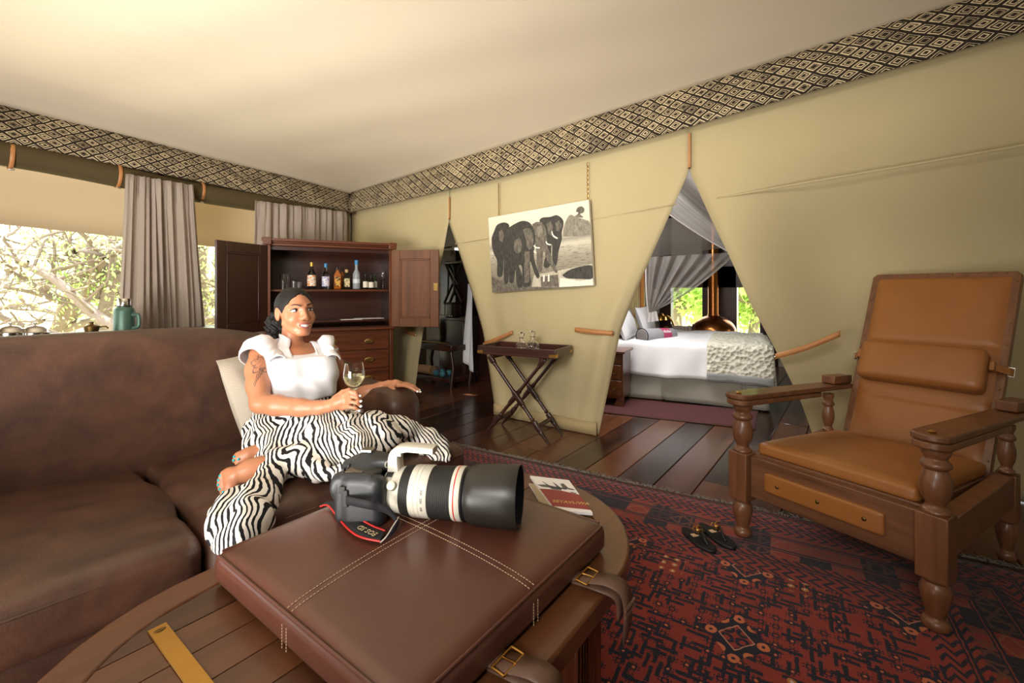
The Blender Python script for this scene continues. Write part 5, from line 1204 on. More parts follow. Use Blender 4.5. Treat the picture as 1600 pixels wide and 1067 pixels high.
# folding rack hung on a peg
XR = XA-0.03; rk = thing('luggage_rack', 'folded wooden luggage rack with leather bands hanging on the wardrobe end', 'luggage rack', onX(707, 470, XR))
for p0, p1 in (((696, 412), (722, 472)), ((721, 412), (694, 474)), ((700, 410), (716, 445))):
    mb = MB(); mb.tube([onX(*p0, XR), onX(*p1, XR-0.02)], 0.016, 8); mb.build('leg', M['darkwood'], rk, 60, world=True)
mb = MB(); mb.tube([onX(697, 411, XR-0.02), onX(723, 409, XR-0.02)], 0.022, 8); mb.build('rail', M['darkwood_x'], rk, 60, world=True)
for px in (700, 709): 
    mb = MB(); a, b = onX(px, 412, XR-0.035), onX(px-(px == 700)*0.5, 462, XR-0.035); mb.grid(lambda u, v: a.lerp(b, u)+Vector((0.01*math.sin(PI*u), 0.030*(v-0.5), 0)), 6, 1); mb.build('leather_band', M['black'], rk, 60, solid=0.004, world=True)
mb = MB(); mb.tube([onX(709, 396, XR), onX(706, 392, XR-0.05), onX(705, 398, XR-0.06)], 0.006, 6); mb.build('peg', M['black'], rk, 60, world=True)
a = onX(708, 482, XR-0.02); bg_ = thing('leather_bag', 'dark leather bag with a row of pale pegs below the hanging rack', 'bag', (a.x, a.y, a.z-0.12))
mb = MB(); mb.pad((0.16, 0.20, 0.20), 0.04, 0, 8, ctr=(0, 0, 0.10)); mb.build('body', M['darkwood'], bg_, 60)
for i in range(5): MB().lathe([(0.006, 0), (0.008, 0.012)], (-0.085, -0.07+0.035*i, 0.03), (-1, 0, 0), 8).build('pale_peg', M['paper'], bg_)
XRB = 4.12; a = onX(733, 455, XRB); rb = thing('bathrobe', 'white bathrobe hanging in the dressing room', 'robe', (a.x, a.y, 0.20))
def robe(u, v):
    w0 = 0.028+0.055*min(1, v*1.6)*(1-0.35*max(0, v-0.55)); y = a.y+(0.5-u)*2*w0+0.02*(v-0.5); z = 1.24-0.95*v-0.12*u*v
    return (XRB+0.02*math.sin(9*u+4*v)-0.03*v*(1-v), y, z)
MB().grid(robe, 24, 20).build('cloth', M['white'], rb, 180, solid=0.012, world=True); MB().tube([(XRB+0.02, a.y, 1.22), (XRB+0.03, a.y, 1.30), (XRB+0.38, a.y, 1.32)], 0.006, 6).build('hook', M['black'], rb, 60, world=True)
# low bench with the rolled mat
XS = 3.86; a, b = onX(640, 455, XS), onX(706, 455, XS); bn_ = thing('low_bench', 'dark two-tier wooden bench behind the cabinet', 'bench', (XS, (a.y+b.y)/2, 0)); wS = abs(a.y-b.y)
MB().box((0.2, 0, 0.47), (0.42, wS, 0.07)).build('seat_board', M['darkwood_x'], bn_, 30, 0.005); MB().box((0.2, 0, 0.085), (0.40, wS*0.92, 0.045)).build('lower_shelf', M['darkwood_x'], bn_, 30, 0.005)
for s in (-1, 1):
    for x in (0.04, 0.36): MB().tube([(x, s*(wS/2-0.05), 0.44), (x, s*(wS/2-0.01), 0.25), (x, s*(wS/2-0.05), 0.0)], 0.024, 8).build('leg', M['darkwood'], bn_, 60)
MB().tube([(0.0, -wS/2, 0.53), (0.0, wS/2, 0.53)], 0.010, 8).build('front_rail', M['oldbrass'], bn_)
p0, p1 = onX(640, 592, XS+0.10), onX(676.5, 594, XS+0.10); zz = 0.1085
m_ = thing('exercise_mat', 'rolled cork exercise mat on the lower bench shelf', 'mat', ((p0.x+p1.x)/2, (p0.y+p1.y)/2, zz)); r = 0.055; hl = (p0-p1).length/2
P = []
MB().lathe([(0.012, -hl), (r, -hl), (r, hl), (0.012, hl)], (0, 0, r), (0, 1, 0), 24).build('roll', plain('cork_mat', (206, 156, 112), 0.8, 0, 0.06), m_, 40)
MB().tube([(0.0+(0.004+0.0016*t_)*math.cos(t_), -hl-0.001, r+(0.004+0.0016*t_)*math.sin(t_)) for t_ in np.linspace(0, 31, 80)], 0.0012, 4).build('spiral_edge', M['strap'], m_)
for px, lb in ((681.5, 'teal round-ended dumbbell beside the rolled mat'), (692, 'teal round-ended dumbbell at the far end of the bench shelf from the rolled mat')):
    p = onX(px, 594, XS+0.08); t = thing('dumbbell', lb, 'dumbbell', (p.x, p.y, zz), 0, 'pair of dumbbells'); m_t = plain('teal_vinyl', (58, 116, 132), 0.45)
    for s in (-1, 1): MB().ell((s*0.055+0.05, 0, 0.036), (0.036, 0.036, 0.036)).build('head', m_t, t)
    MB().tube([(-0.02, 0, 0.036), (0.12, 0, 0.036)], 0.014, 10).build('grip', M['steel'], t)
p = onX(655.5, 540, XS+0.14); t = thing('patterned_jar', 'tall patterned brown jar standing on the low bench', 'jar', (p.x, p.y, 0.5055)); tt = T('speckled_glaze'); n = tt.noise(tt.co(), 38.0, 3)
jm = tt.done(tt.ramp(n, [(0.42, rgb(60, 40, 32)), (0.52, rgb(150, 120, 104)), (0.6, rgb(84, 58, 46))]), 0.3)
MB().lathe([(0.04, 0), (0.055, 0.01), (0.06, 0.12), (0.056, 0.2), (0.05, 0.24), (0.052, 0.255), (0.0, 0.255)], seg=20, caps=False).build('body', jm, t, 40); MB().lathe([(0.05, 0.252), (0.052, 0.27), (0.02, 0.285), (0.0, 0.287)], seg=16, caps=False).build('lid', M['oldbrass'], t)

# ================================================================ bedroom
Lw, Ww = c2w((0.893, -0.45, 0)), c2w((0.45, 0.893, 0)); H0 = c2w((1.09, 5.02, 0)); RZ = math.atan2(Lw.y, Lw.x)
st_mat = fabric('bed_skirt_cloth', (142, 138, 128), 700, 0.9, 0.05, 0.1)
bed = thing('bed', 'big white-covered bed with grey pleated skirt and pine headboard', 'bed', (H0.x, H0.y, 0), RZ); BL, BW = 1.50, 1.75
MB().box((BL/2, BW/2, 0.16), (BL-0.08, BW-0.08, 0.28)).build('base', M['darkwood'], bed, 30)
MB().pad((BL-0.02, BW-0.02, 0.30), 0.06, 0.0, 10, ctr=(BL/2, BW/2, 0.44)).build('mattress', M['white'], bed, 60)
def skirt(path, n):
    tot = [0]
    for p, q in zip(path, path[1:]): tot.append(tot[-1]+(Vector(q)-Vector(p)).length)
    def fn(u, v):
        s = u*tot[-1]; i = max(k for k in range(len(tot)-1) if tot[k] <= s+1e-9); t = (s-tot[i])/(tot[i+1]-tot[i]); p = Vector(path[i]).lerp(Vector(path[i+1]), t)
        d = (Vector(path[i+1])-Vector(path[i])).normalized(); nn = Vector((d.y, -d.x)); pl_ = 0.0
        for c in (0.56, 1.30): pl_ += -0.035*math.exp(-((s-c)/0.012)**2)*(0.4+0.6*v)
        p = p+nn*(0.012*math.sin(5*s+1)*v+0.02*v+pl_); return (p.x, p.y, 0.30-0.285*v)
    return MB().grid(fn, n, 6)
skirt([(0.0, 0.0), (BL, 0.0), (BL, BW)], 240).build('bed_skirt', st_mat, bed, 180, solid=0.006)
def duvet(u, v):
    # wraps over the near side, the top and the far side
    x = -0.0+u*(BL+0.03); L1, L2 = 0.34, BW+0.04; s = v*(L1*2+L2)
    wrn = 0.010*math.sin(8*x+3*s)+0.008*math.sin(17*x-9*s)+0.006*math.sin(26*x+2.0)
    if s < L1: k = s/L1; y, z = -0.028-0.020*(1-k)+wrn*1.3*(1-k), 0.262+(0.60-0.262)*k+0.006*math.sin(9*x)*(1-k)
    elif s < L1+L2: y, z = -0.028+(s-L1), 0.606+0.5*wrn+0.012*math.sin(PI*(s-L1)/L2)
    else: k = (s-L1-L2)/L1; y, z = BW+0.02+0.01*k, 0.60-(0.60-0.27)*k
    return (x, y, z)
MB().grid(duvet, 60, 64).build('duvet', M['white'], bed, 180, solid=0.014, off=0)
def duvet_end(u, v):
    return (BL+0.012+0.01*math.sin(9*u)*v+0.015*v, -0.03+(BW+0.06)*u, 0.604-0.34*v)
MB().grid(duvet_end, 24, 8).build('duvet_end', M['white'], bed, 180, solid=0.010)
hb_ = MB().box((-0.06, BW/2, 0.62), (0.05, BW+0.1, 1.22)).build('headboard', M['pine'], bed, 30, 0.006)
for i in range(12): MB().box((-0.028, 0.02+0.152*i, 0.98), (0.02, 0.140, 1.20)).build('board', M['pine'], hb_, 30, 0.004)
MB().box((-0.03, BW+0.10, 0.92), (0.10, 0.10, 1.84)).build('bed_post', plain('bright_pine', (196, 128, 54), 0.45, 0, 0.1), bed, 30, 0.008); MB().box((-0.03, -0.06, 0.92), (0.10, 0.10, 1.84)).build('bed_post', M['pine'], bed, 30, 0.008)
MB().box((-0.03, BW/2, 1.62), (0.06, BW+0.1, 0.10)).build('head_rail', M['pine'], bed, 30, 0.006); MB().box((-0.01, BW/2, 0.82), (0.07, BW+0.05, 0.05)).build('ledge', M['pine'], bed, 30, 0.006)
Wb = wm(bed)
# throw over the foot of the bed
thr = thing('throw_blanket', 'cream knotted throw with grey border draped over the foot of the bed', 'blanket', Wb @ Vector((BL, 0.0, 0.30)), RZ)
tk = T('knotted_wool'); v = tk.co(); vo = tk.n('ShaderNodeTexVoronoi', Vector=v, Scale=26.0); n = E(tk, vo.outputs[0]); tk.bump(n, 1.0, 0.02); kn_m = tk.done(tk.mix(n, rgb(176, 172, 156), rgb(226, 222, 208)), 0.95)
def thr_top(a, b, lift=0.024):  # a: metres along the bed from the foot end backwards; b: metres from the near edge inwards (negative hangs)
    bmp = 0.006*math.sin(31*a+5*b)+0.006*math.sin(27*b-9*a)
    x = -a if a > 0 else 0.05+0.04*(-a); y = b if b > 0 else -0.062-0.05*(-b)-0.02*math.sin(11*a+1)*(-b)*2
    z = 0.305+lift+bmp*0.5
    if a < 0: z += a
    if b < 0: z += b
    if a < 0 and b < 0: k = min(-a, -b); x += 0.05*k; y -= 0.02*k; z = 0.305+lift-max(-a, -b)-0.35*k
    return (x, y, z)
def T1(u, v): return thr_top(0.52-0.88*u, 1.2-1.56*v)
MB().grid(T1, 40, 50, flip=True).build('wool', kn_m, thr, 180, solid=0.014)
hem = MB()
def bord(f): hem.grid(f, 40, 3)
bord(lambda u, v: Vector(thr_top(0.52-0.88*u, -0.36+0.075*(1-v)))+Vector((0, -0.012, -0.004))); bord(lambda u, v: Vector(thr_top(-0.36+0.075*v, 1.2-1.56*u))+Vector((0.012, 0, 0)))
hem.build('border', plain('grey_border', (134, 134, 134), 0.9), thr, 180, solid=0.010)
def bpillow(name, lab, loc, w_, h_, d_, tilt, mat, rz=0.0, cat='pillow', grp=None):
    p = Wb @ Vector(loc); t = thing(name, lab, cat, p, 0, grp); mb = MB()
    nrm_ = (Wb.to_3x3() @ (Matrix.Rotation(rz, 3, 'Z') @ Vector((math.cos(tilt), 0, math.sin(tilt))))); upv = (Wb.to_3x3() @ (Matrix.Rotation(rz, 3, 'Z') @ Vector((-math.sin(tilt), 0, math.cos(tilt)))))
    Mp_ = frame(p+upv*h_*0.46, upv.cross(nrm_), upv); pillow(mb, Mp_, w_, h_, d_, 14); mb.build('case', mat, t, 70, world=True)
bpillow('pillow', 'white bed pillow leaning on the headboard, the one nearest the bedside chest', (0.16, 0.30, 0.62), 0.62, 0.34, 0.16, 0.35, M['white'], 0, 'pillow', 'pillows on the bed')
bpillow('pillow', 'white bed pillow leaning on the headboard behind the grey bolster', (0.22, 1.15, 0.62), 0.70, 0.36, 0.16, 0.35, M['white'], 0, 'pillow', 'pillows on the bed')
bpillow('pillow', 'grey bed pillow standing between the two white ones', (0.07, 0.72, 0.62), 0.50, 0.36, 0.12, 0.25, plain('grey_cushion', (146, 138, 136), 0.9), 0, 'pillow', 'pillows on the bed')
a, b = onZ(1003, 536, 0.617), None; a = Q(1003, 525, 5.02); b = Q(1050, 523.5, 5.32); ax = (b-a).normalized(); Lb_ = (b-a).length
bo = thing('bolster', 'grey rolled bolster with a pink band lying on the bed', 'bolster', ((a.x+b.x)/2, (a.y+b.y)/2, 0.625)); r = 0.082
MB().lathe([(r*0.9, -0.004), (r, 0.006), (r*1.02, Lb_*0.5), (r, Lb_-0.01), (r*0.8, Lb_+0.012), (r*0.3, Lb_+0.02)], a, ax, 28).build('roll', plain('bolster_grey', (152, 152, 156), 0.9, 0, 0.05), bo, 60, world=True)
MB().lathe([(r*0.3, -0.010), (r*0.86, -0.008), (r*0.9, -0.002)], a, ax, 24).build('end_face', plain('bolster_dark', (108, 100, 98), 0.95), bo, 60, world=True); MB().tube([a+basis(ax) @ Vector((r*1.0*math.cos(q), r*1.0*math.sin(q), 0)) for q in np.linspace(0, 2*PI, 30)], 0.006, 6).build('piping', M['black'], bo, 60, world=True)
MB().lathe([(r*1.025, Lb_*0.52), (r*1.03, Lb_*0.65), (r*1.025, Lb_*0.80)], a, ax, 28, caps=False).build('pink_band', plain('pink_band', (176, 62, 104), 0.8), bo, 60, world=True)
vn = (Vector((0, 0, HC))-(a+b)/2); vn = (vn-ax*vn.dot(ax)).normalized(); up_ = vn.cross(ax); up_ = up_ if up_.z > 0 else -up_
kd = (vn*0.85+up_*0.53).normalized(); letters('chobe', 0.055, M['paper'], bo, frame(a+ax*Lb_*0.66+kd*r*1.035, ax, kd.cross(ax) if kd.cross(ax).z > 0 else -kd.cross(ax)), 'embroidery', 0.001)
# bedside chest
c = Q(974.5, 455, 4.50); bc_ = thing('bedside_chest', 'small mahogany chest of three drawers beside the bed', 'chest', (c.x, c.y, 0), RZ)
CWd = 0.46
MB().box((-CWd/2, 0.19, 0.285), (CWd-0.02, 0.36, 0.43)).build('carcass', M['mahogany_x'], bc_, 30, 0.004); MB().box((-CWd/2, 0.185, 0.512), (CWd+0.03, 0.41, 0.024)).build('top', M['mahogany_x'], bc_, 30, 0.005)
for sx in (-CWd+0.05, -0.05): MB().ext([(sx-0.05, 0.0), (sx+0.05, 0.0), (sx+0.045, 0.03), (sx+0.02, 0.075), (sx-0.05, 0.08)] if sx < -0.2 else [(sx-0.05, 0.0), (sx+0.05, 0.0), (sx+0.05, 0.08), (sx-0.02, 0.075), (sx-0.045, 0.03)], 0.0, 0.03, Matrix.Rotation(PI/2, 4, 'X') @ Matrix.Translation((0, 0, -0.03))).build('bracket_foot', M['mahogany_x'], bc_, 30, 0.002)
for i, (z0, z1) in enumerate(((0.40, 0.492), (0.255, 0.39), (0.10, 0.245))):
    d = MB().box((-CWd/2, 0.004, (z0+z1)/2), (CWd-0.05, 0.02, z1-z0)).build('drawer', M['mahogany_x'], bc_, 30, 0.004); h = MB()
    zc = (z0+z1)/2; h.ext([(-0.030, 0.006), (-0.012, 0.020), (0, 0.012), (0.012, 0.020), (0.030, 0.006), (0.018, -0.008), (0, -0.022), (-0.018, -0.008)], 0, 0.003, Matrix.Translation((-CWd+0.37, -0.006, zc)) @ Matrix.Rotation(PI/2, 4, 'X'))
    h.tube([(-CWd+0.37+0.022*math.cos(q), -0.018, zc-0.012*math.sin(q)) for q in np.linspace(0, PI, 8)], 0.0025, 6); h.build('handle', M['oldbrass'], d)
bc_.scale = (0.96, 0.96, 1.06)
# bedside rug
P = [onZ(*q, 0.006) for q in ((920, 642), (972, 622.5), (1185, 641), (1180, 670))]; c = sum(P, Vector())/4
br = thing('bedside_rug', 'faded dark red narrow rug beside the bed', 'rug', (c.x, c.y, 0)); rt = T('faded_wool'); n = rt.noise(rt.co(), 9.0, 6, 0.7, 1.0); f = rt.noise(rt.co(), 60.0, 2)
rm_ = rt.done(rt.mix(f, rt.mix(n, rgb(66, 26, 27), rgb(104, 54, 56)), rgb(72, 34, 35)), 0.95)
MB().grid(lambda u, v: P[0].lerp(P[3], u).lerp(P[1].lerp(P[2], u), v), 24, 10).build('pile', rm_, br, 180, solid=0.008, off=-1, world=True)
MB().tube([P[0].lerp(P[3], k/20)+Vector((0, 0, -0.001)) for k in range(21)], 0.006, 6).build('binding', M['darkwood'], br, world=True)
# copper fire hood
p = Q(1114.5, 455, 7.2); hd = thing('fire_hood', 'copper domed fireplace hood with straight flue pipe beyond the bed', 'fireplace hood', (p.x, p.y, 0.50))
R = 0.33; MB().lathe([(R*0.97, 0.0), (R, 0.006), (R*0.985, 0.03)]+[(R*math.cos(q), 0.02+0.25*math.sin(q)) for q in np.linspace(0.15, 1.25, 10)]+[(0.085, 0.27)], seg=40).build('dome', M['copper'], hd, 60)
MB().lathe([(0.078, 0.25), (0.078, 2.0)], seg=28).build('flue_pipe', M['copper'], hd, 40); MB().lathe([(0.086, 0.255), (0.088, 0.27), (0.086, 0.285)], seg=28).build('collar', M['copper'], hd, 40); MB().lathe([(0.081, 0.80), (0.082, 0.81), (0.081, 0.82)], seg=28).build('seam_ring', M['copper'], hd, 40)
# brass reading lamp on the dark post, and the beige cloth panel
p = onX(1040, 494, XB-0.09); lm = thing('reading_lamp', 'brass swing-arm reading lamp on the dark post behind the pillows', 'lamp', p)
MB().tube(bez([p+Vector((0.04, 0, -0.22)), p+Vector((-0.10, -0.18, -0.22)), p+Vector((-0.14, -0.12, -0.02)), p+Vector((-0.12, 0.04, 0.03))], 20), 0.016, 8).build('arm', M['brass'], lm, 60, world=True)
MB().lathe([(0.10, -0.06), (0.085, 0.0), (0.04, 0.05), (0.02, 0.06)], p+Vector((-0.12, 0.04, 0.0)), seg=20).build('shade', M['brass'], lm, 60, world=True); MB().lathe([(0.05, 0), (0.05, 0.015)], p+Vector((0.045, 0, -0.22)), (-1, 0, 0), 16).build('wall_plate', M['brass'], lm, world=True)
a, b = Q(1049, 455, 6.95), Q(1083, 455, 6.95); cl = thing('cloth_screen', 'low ribbed grey-brown cloth screen standing beyond the bed', 'screen', ((a.x+b.x)/2, (a.y+b.y)/2, 0))
MB().grid(lambda u, v: a.lerp(b, u)+Vector((0.02*math.sin(40*u), 0.012*math.cos(40*u), 0.62*v-a.z)), 60, 6).build('cloth', M['curtain'], cl, 180, solid=0.006, world=True)
for q in (a, b): MB().tube([(q.x, q.y, 0.0), (q.x, q.y, 0.65)], 0.014, 8).build('pole', M['darkwood'], cl, world=True)

# ================================================================ mosquito net
nt_ = T('net'); u_, v_, _ = nt_.xyz(nt_.co('UV')); nn = nt_.noise(nt_.vec(u_*26.0, v_*0.6), 1.0, 4, 0.6); nn2 = nt_.noise(nt_.vec(u_*70.0, v_*0.8), 1.0, 2)
nt_.done(rgb(188, 182, 178), 0.9); tr = nt_.n('ShaderNodeBsdfTransparent'); tl = nt_.n('ShaderNodeBsdfTranslucent', Color=rgb(180, 174, 170)); m1 = nt_.n('ShaderNodeMixShader', Fac=0.5)
nt_.nt.links.new(nt_.b.outputs[0], m1.inputs[1]); nt_.nt.links.new(tl.outputs[0], m1.inputs[2])
dens = (nn*1.5-0.42)*0.60+0.38+(nn2-0.5)*0.35; mx = nt_.n('ShaderNodeMixShader', Fac=dens.max(0.12).min(0.92)); nt_.nt.links.new(tr.outputs[0], mx.inputs[1]); nt_.nt.links.new(m1.outputs[0], mx.inputs[2]); nt_.nt.links.new(mx.outputs[0], nt_.out.inputs[0])
M['net'] = nt_.mat; M['net_hem'] = fabric('net_hem', (222, 216, 214), 800, 0.9, 0.03, 0.1, trans=((220, 214, 212), 0.4))
p = Q(1018, 470, 5.6); net = thing('mosquito_net', 'sheer white mosquito net gathered aside over the bed', 'net', (p.x, p.y, 0.9))
def lerp2(a, b, t): return (a[0]+(b[0]-a[0])*t, a[1]+(b[1]-a[1])*t)
def shA(u, v):  # u along the hem, v from hem to top
    h0 = lerp2((1022, 318), (1170, 410), u); t0 = lerp2((1050, 240), (1150, 330), u); q = lerp2(h0, t0, v)
    return Q(q[0], q[1]+5*math.sin(PI*u)*(1-v), 4.95+0.05*math.sin(9*v+3*u))
MB().grid(shA, 30, 24, uv=lambda u, v: (v*0.75+0.1*u, u)).build('front_drape', M['net'], net, 180, world=True)
MB().tube([shA(u, 0.0) for u in np.linspace(0, 1, 24)], 0.010, 5, flat=0.5).build('hem', M['net_hem'], net, 60, world=True)
def shB(u, v):
    t0 = lerp2((1009, 402), (1152, 394), u); e = lerp2((1013, 492), (1024, 486), u); k = v**(0.85+0.25*u); q = lerp2(t0, e, k); bow = math.sin(PI*v)*(10+6*u)
    return Q(q[0]-bow*0.15*(1-u)-0*bow+2.0*math.sin(22*u)*(1-v)*0, q[1]+bow*0.55*u, 5.55+0.05*math.sin(40*u)*(1-0.7*v))
MB().grid(shB, 60, 30, uv=lambda u, v: (u*0.9+3.1, v)).build('back_drape', M['net'], net, 180, world=True)
MB().grid(lambda u, v: shB(0.955+0.045*u, v)+Vector((-0.01, 0, 0)), 3, 30).build('hem', M['net_hem'], net, 180, world=True)
MB().tube([shB(0, v) for v in np.linspace(0, 1, 16)], 0.010, 5, flat=0.5).build('hem', M['net_hem'], net, 60, world=True)
def tail(u, v): q = lerp2((1012, 489), (1026, 486), u); s = 1+0.4*v; return Q(1018+(q[0]-1018)*s, q[1]+15*v, 5.5+0.02*math.sin(18*u))
MB().grid(tail, 14, 5).build('gathered_tail', M['net_hem'], net, 180, world=True)
def canopy(u, v): q = lerp2(lerp2((1002, 404), (1030, 340), v), lerp2((1125, 388), (1118, 345), v), u); return Q(q[0], q[1], 5.7-0.5*v)
MB().grid(canopy, 20, 12, uv=lambda u, v: (0.52, v)).build('canopy', M['net'], net, 180, world=True)

# ================================================================ the seated woman
def nrm3(v): v = np.array(v, float); return v/np.linalg.norm(v)
wb_ = c2w(Qc(465, 690, 1.95)); woman = thing('person', 'barefoot seated person in white ruffled top and zebra-striped skirt, holding a glass', 'person', (wb_.x, wb_.y, 0.46))
# --- skin: warm brown, with a line tattoo on the upper arm
sk = T('skin'); v = sk.co(); n = sk.noise(v, 14.0, 4); n2 = sk.noise(v, 500.0, 2)
tat_c = wm(woman).inverted() @ c2w(Qc(405, 568, 1.86)); x, y, z = sk.xyz(v)
rt_ = c2w((1, 0.1, 0)); dx = (x-tat_c.x)*rt_.x+(y-tat_c.y)*rt_.y; dz = z-tat_c.z
wq = (sk.noise(v, 55.0, 2)-0.5)*0.016; dx, dz = dx+wq, dz+wq*0.7
dd_ = (dx*dx+dz*dz).sqrt(); an = sk.m('ARCTAN2', dx, dz)
pet = (an*3.0).sin().abs(); r1 = 0.022+pet*0.020; r2 = 0.010+((an*2.5+0.8).sin().abs())*0.020
line = (dd_-r1).abs().lt(0.0021).max((dd_-r2).abs().lt(0.0019)).max((dx.abs()-0.003).abs().lt(0.0016)*dz.band(-0.085, -0.02)).max(((dx-0.008).abs().lt(0.0018))*dz.band(-0.06, -0.02)).max((dd_.lt(0.045))*(sk.noise(v, 120.0, 3).gt(0.60))*0.6)
near = ((dx*dx+dz*dz).sqrt()).lt(0.095)*(x*rt_.x*0+1.0)
front = (((x-tat_c.x)*CA+(y-tat_c.y)*SA)).lt(0.055)
c = sk.mix(n, rgb(160, 103, 72), rgb(184, 126, 92)); c = sk.mix(line*near*front*0.85, c, rgb(70, 54, 50)); sk.bump(n2, 0.05, 0.001)
M['skin'] = sk.done(c, 0.42, 0, Subsurface_Weight=0.12, Subsurface_Radius=(0.012, 0.005, 0.003), Specular_IOR_Level=0.45)
M['hair'] = plain('hair', (17, 13, 12), 0.6, 0, 0.5, 160, 0.5, Specular_IOR_Level=0.3); M['lip'] = plain('lip', (150, 84, 72), 0.35); M['tooth'] = plain('tooth', (246, 242, 236), 0.25); M['eyewhite'] = plain('eye_white', (232, 230, 226), 0.2); M['iris'] = plain('iris', (46, 32, 26), 0.12); M['lash'] = plain('lash', (22, 15, 13), 0.6); M['brow'] = plain('brow', (66, 44, 32), 0.8)
M['nail_white'] = plain('nail_white', (240, 240, 238), 0.25); M['nail_teal'] = plain('nail_teal', (20, 176, 182), 0.25)

S = SDF((-1.17, 1.44, 0.40), (-0.36, 2.40, 1.21), 0.0036)
up = np.array([0, 0, 1.0]); ff = nrm3((0.66, -0.75, 0)); sd = nrm3((0.75, 0.66, 0)); MT = np.stack([sd, ff, up], 1)
Cc = Qc(466, 578, 2.04)
S.ell(Cc-up*0.012, (0.145, 0.096, 0.118), 0.03, M=MT); S.ell(Qc(470, 618, 2.03), (0.122, 0.092, 0.13), 0.05, M=MT); S.ell(Qc(466, 672, 2.0), (0.165, 0.135, 0.11), 0.05, M=MT)
for s in (-1, 1): S.ell(Cc+sd*s*0.068+ff*0.075+up*0.0, (0.062, 0.062, 0.060), 0.03, M=MT)
nb = Qc(455, 543, 2.08); shR, shL = Qc(409, 553, 1.985), Qc(513, 550, 2.15)
S.cone(nb-up*0.03, shR, 0.050, 0.044, 0.03); S.cone(nb-up*0.03, shL, 0.050, 0.042, 0.03)
S.cone(Cc+up*0.02, nb-up*0.02, 0.075, 0.047, 0.03)
# head
HCn = Qc(462, 487.5, 2.07); F = nrm3((0.745, -0.667, 0.05)); U = nrm3(np.array([-0.10, 0.03, 1.0])-F*np.dot(F, np.array([-0.10, 0.03, 1.0]))); R_ = np.cross(F, U); MH = np.stack([R_, F, U], 1)
def hp(x, y, z): return HCn+R_*x+F*y+U*z

S.ell(hp(0, -0.014, 0.022), (0.072, 0.094, 0.083), 0.02, M=MH)
S.ell(hp(0, 0.028, -0.026), (0.057, 0.060, 0.078), 0.025, M=MH)
S.ell(hp(0, 0.069, -0.093), (0.019, 0.017, 0.014), 0.022, M=MH)
for s in (-1, 1):
    S.ell(hp(s*0.036, 0.056, -0.030), (0.024, 0.024, 0.022), 0.022, M=MH)           # cheeks
    S.cone(hp(s*0.050, 0.004, -0.052), hp(s*0.018, 0.060, -0.092), 0.015, 0.012, 0.02)   # jaw
    S.ell(hp(s*0.031, 0.090, 0.008), (0.017, 0.014, 0.0105), 0.008, '-', M=MH)      # eye sockets
    S.cone(hp(s*0.012, 0.082, 0.026), hp(s*0.046, 0.066, 0.026), 0.006, 0.005, 0.012)   # brow ridge
    S.ell(hp(s*0.075, -0.012, -0.004), (0.009, 0.021, 0.031), 0.006, M=MH)          # ears
    S.ell(hp(s*0.082, -0.006, -0.002), (0.006, 0.011, 0.018), 0.006, '-', M=MH)
    S.ell(hp(s*0.0125, 0.094, -0.030), (0.009, 0.010, 0.008), 0.006, M=MH)          # nostrils
S.cone(hp(0, 0.080, 0.018), hp(0, 0.101, -0.024), 0.0075, 0.0105, 0.012)
S.ell(hp(0, 0.083, -0.062), (0.028, 0.012, 0.016), 0.014, M=MH)
S.ell(hp(0, 0.0915, -0.0615), (0.030, 0.011, 0.0070), 0.004, '-', M=MH)             # smile
S.cone(hp(0, -0.034, -0.045), nb+np.array([0, 0, -0.01]), 0.043, 0.047, 0.014)
# arms
def path(S_, pts, rs, k=0.012): S_.chain([Qc(*p) for p in pts], rs, k)
path(S, [(409, 555, 1.97), (404, 578, 1.92), (404, 602, 1.87), (407, 630, 1.82)], [0.047, 0.049, 0.044, 0.038], 0.02)
path(S, [(407, 630, 1.82), (432, 633, 1.805), (470, 636.5, 1.785), (500, 636.5, 1.772), (515, 634, 1.765)], [0.038, 0.040, 0.0335, 0.0255, 0.0225], 0.015)
path(S, [(513, 552, 2.15), (527, 580, 2.20), (549, 616, 2.25)], [0.043, 0.043, 0.034], 0.02)
path(S, [(549, 616, 2.25), (575, 613, 2.245), (595, 605.5, 2.235), (607, 601.5, 2.225)], [0.034, 0.034, 0.026, 0.0215], 0.015)
# hand round the stem
path(S, [(515, 634, 1.765), (528, 629, 1.757), (536, 626, 1.750)], [0.0225, 0.024, 0.022], 0.012)
S.cone(Qc(537, 618, 1.748), Qc(536, 637, 1.752), 0.012, 0.011, 0.012)
for a, b, cc, e, r in (((537, 617, 1.744), (547, 611.5, 1.728), (556, 613.5, 1.722), (561.5, 618, 1.730), 0.0082), ((538, 623.5, 1.742), (549, 619, 1.722), (558, 621, 1.718), (563, 626, 1.728), 0.0084), ((537, 630.5, 1.742), (548.5, 627.5, 1.722), (558, 629.5, 1.718), (563, 634, 1.728), 0.0080), ((535, 637, 1.746), (546, 635.5, 1.728), (555, 637, 1.724), (560.5, 640.5, 1.732), 0.0070)):
    path(S, [a, b, cc, e], [r*1.1, r, r*0.93, r*0.8], 0.004)
path(S, [(524, 622, 1.768), (536, 613, 1.770), (546, 609.5, 1.765), (553, 611.5, 1.757)], [0.013, 0.011, 0.009, 0.0075], 0.006)
